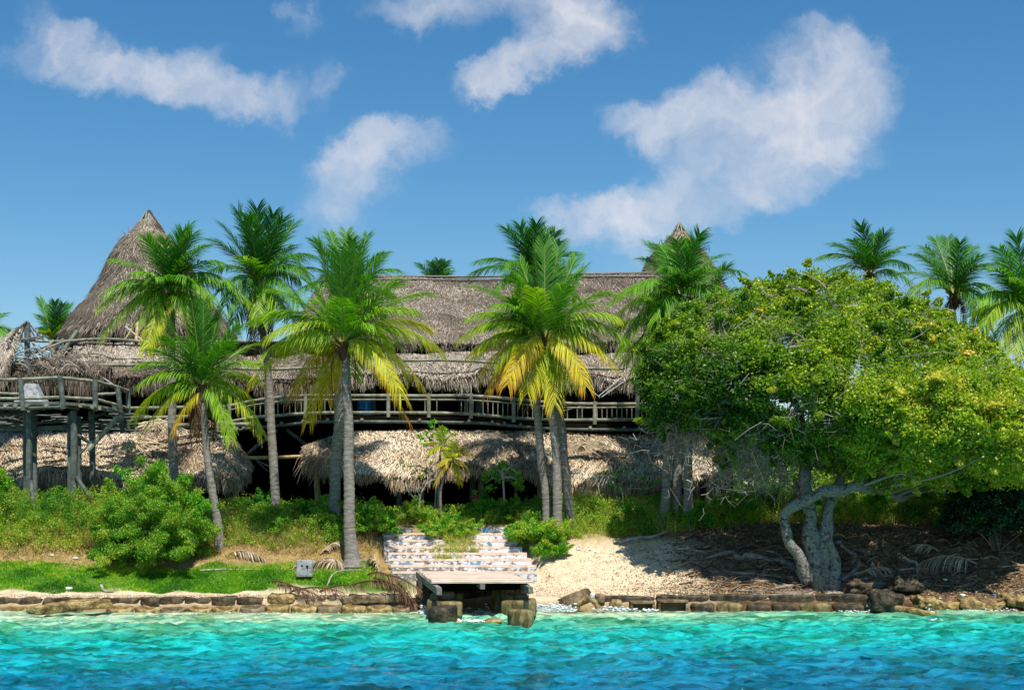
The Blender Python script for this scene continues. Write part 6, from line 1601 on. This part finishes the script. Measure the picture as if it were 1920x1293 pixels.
log('long pale branch lying at the top of the sand slope', [(1160, 1018), (1190, 1012), (1225, 1008), (1252, 998)], .07, fork=[(1170, 1020, .02)])
log('short grey stick lying on the shaded ground left of the roots', [(1288, 1030), (1300, 1033), (1322, 1036)], .06)
log('curved grey branch standing proud of the litter right of the big tree', [(1685, 1040), (1705, 1052), (1718, 1062, .1), (1720, 1078, .02)], .06)
log('stubby pale log right of the tree roots', [(1635, 1062), (1645, 1075)], .07)
log('bent branch over the litter just right of the gnarled trunks', [(1578, 1025), (1590, 1038, .05), (1603, 1045), (1598, 1058)], .06)
log('thin brown branch above the yellow rocks', [(1790, 1102), (1820, 1096), (1832, 1090)], .04, 'root')
log('twisted brown branch near the right picture edge', [(1890, 1118), (1912, 1108), (1935, 1098)], .05, 'root')
log('white curved stick on the lawn left of the dead frond pile', [(613, 1098), (625, 1085, .15), (650, 1076, .12), (690, 1069)], .025)
log('grey knotted driftwood stump at the edge of the lawn', [(190, 1103, .06), (196, 1109), (213, 1110)], .05)
log('straight stick lying behind the lawn by the short palm', [(375, 1069), (430, 1068), (495, 1068)], .03)
mb = MB()
for k in range(420):
    x = random.uniform(1250, 1915); y = random.uniform(1004, 1112); a = random.uniform(-.7, .7); l_ = random.uniform(12, 55); r = random.uniform(.008, .026)
    W_ = [on_ground(x, y, r), on_ground(x + l_ * .5, y + a * 6, random.uniform(.02, .16)), on_ground(x + l_, y + a * 14, random.uniform(0, .1))]
    c_ = crom(W_, 3); mb.tube(c_, np.linspace(r, r * .4, len(c_)), 5, col=(random.random(), .5, random.random()))
tag(mb.build('twig_litter', M['litter']), 'tangle of thin dead twigs on the brown litter around the big tree', 'twig litter', kind='stuff')


def fallen(label, x0, y0, x1, y1, mat='greyfrond', lm=.6, lift=.18, n=50, tint=None):
    a, b = on_ground(x0, y0, .05), on_ground(x1, y1, .03); mb = MB()
    c_ = (a + b) / 2 + Vector((0, 0, lift * 2)); frond(mb, mb, a, c_, b, lm, .5, n=n, droop=1.1, width=.035)
    return tag(mb.build('fallen_frond', M[mat], origin=a), label, 'palm frond')


fallen('large dried palm frond with combed leaflets lying right of the big tree', 1832, 1060, 1715, 1062, lm=.85, lift=.28, n=60)
fallen('dried palm frond half buried behind the large combed one', 1760, 1035, 1700, 1030, lm=.5)
fallen('small dried frond in the litter between the roots and the large combed frond', 1610, 1078, 1680, 1072, lm=.5)
fallen('pale dried frond lying at the foot of the flared palm', 600, 1040, 655, 1018, lm=.35)
fallen('grey dried frond on the ground behind the square concrete box', 640, 1062, 545, 1064, lm=.45)
fallen('grey dried frond lying beside the square concrete box', 600, 1052, 650, 1066, lm=.4)
fallen('dried frond on the ground right of the short leaning palm', 430, 1040, 500, 1052, lm=.4)
fallen('straw coloured frond sticking up beside the bottom step', 712, 1082, 690, 1062, 'thatch', lm=.5, lift=.4)
dp = thing('dead_frond_pile', 'heap of rusty brown dead palm fronds spilling over the sea wall left of the jetty', 'frond pile', on_ground(720, 1100))
for k, (x0, y0, x1, y1) in enumerate(((700, 1085, 782, 1135), (715, 1088, 775, 1140), (690, 1092, 765, 1120), (720, 1080, 790, 1110), (740, 1090, 780, 1145), (660, 1100, 740, 1095), (600, 1112, 680, 1100), (520, 1100, 600, 1120), (545, 1112, 640, 1108), (510, 1092, 575, 1116), (690, 1080, 740, 1085))):
    a = P(x0, y0, 41.3); b = P(x1, y1, 40.5 + (.3 if x1 < 720 else 0)); a.z += .05; mb = MB(); frond(mb, mb, a, (a + b) / 2 + Vector((0, -.1, .25)), b, .38, .5, n=40, droop=.7, width=.022)
    mb.build('dead_frond', M['deadfrond'], dp)
for k, (x, y, s_, m_, lab) in enumerate(((1085, 1030, 9, 'white', 'white scrap on the dry grass, leftmost of the group above the sand'), (1106, 1031, 9, 'white', 'largest white scrap in the middle of the group above the sand'), (1117, 1035, 6, 'white', 'small white scrap at the right of the group above the sand'),
     (1087, 1024, 6, 'white', 'tiny white scrap just above the leftmost one on the dry grass'), (1200, 1006, 8, 'white', 'white scrap beside the long pale branch'), (1574, 1017, 16, 'paleplaster', 'pale blue plastic tray in the litter right of the gnarled trunks'),
     (1750, 970, 13, 'tealplastic', 'teal plastic bottle below the sunlit bush'), (1805, 1117, 14, 'white', 'white plastic scrap on the yellow rocks'), (1772, 1086, 9, 'white', 'white scrap below the large combed frond'),
     (1864, 1116, 9, 'blue', 'blue plastic cap on the rocks near the right picture edge'), (1628, 1136, 10, 'paleplaster', 'pale bag caught at the waterline under the big tree'), (130, 1104, 12, 'white', 'white rag on the lawn left of the knotted driftwood'),
     (142, 1047, 12, 'white', 'white scrap on the dry grass left of the big bright bush'), (98, 1043, 8, 'white', 'small white scrap on the dry grass near the left picture edge'), (175, 1105, 8, 'white', 'white shell on the lawn next to the knotted driftwood'), (1880, 1120, 7, 'rock', 'yellow scrap beside the blue plastic cap'))):
    p_ = on_ground(x, y, .03); w_ = s_ * 42 / F
    if y > 1130: p_ = P(x, y, 40.5)
    mb = MB(); mb.rough(p_, (w_, w_ * .7, w_ * .4), k=2.6, n=5, amp=.03, freq=6, rot=(0, random.uniform(-.3, .3), random.uniform(0, 3)))
    tag(mb.build('litter', M[m_], origin=p_, smooth=False), lab, 'litter')

# foam where the swell breaks
mb = MB(); cs = []
for (x0, x1, y0, y1, n_, s_) in ((1000, 1066, 1133, 1146, 1500, .8), (1125, 1182, 1137, 1145, 200, .8), (862, 945, 1140, 1166, 420, .7), (786, 804, 1132, 1150, 90, .7), (1205, 1235, 1140, 1146, 60, .8), (1735, 1765, 1140, 1165, 110, .7), (1560, 1640, 1143, 1147, 60, .6),
                                 (60, 190, 1150, 1168, 40, .5), (1800, 1920, 1140, 1146, 80, .5), (300, 780, 1148, 1152, 90, .5)):
    for _ in range(n_):
        y = y1 - (y1 - y0) * abs(random.gauss(0, .42)); x = (x0 + x1) / 2 + (x1 - x0) * max(-.7, min(.7, random.gauss(0, .3))); Y_ = min(40.35, CAMZ * F / (max(y, 1143) - HY))
        cs.append((x, y, Y_, s_))
n_ = len(cs); A = np.array([tuple(P(x, min(y, 1175), Y_ - random.uniform(0, .1))) for x, y, Y_, s_ in cs]); A[:, 2] = np.maximum(A[:, 2], .02)
s_ = np.array([c_[3] for c_ in cs]) * RNG.uniform(.006, .05, n_)
V_ = A[:, None] + dirs[None] * (s_[:, None] * RNG.uniform(.5, 1.6, (n_, 6)))[..., None] * np.array([1.8, 1.5, .8])
mb.add(V_.reshape(-1, 3), None, (np.arange(n_)[:, None, None] * 6 + tq[None]).reshape(-1, 3))
tag(mb.build('sea_foam', M['foam'], smooth=True), 'white foam splashing at the rocks and under the jetty', 'foam', kind='stuff')
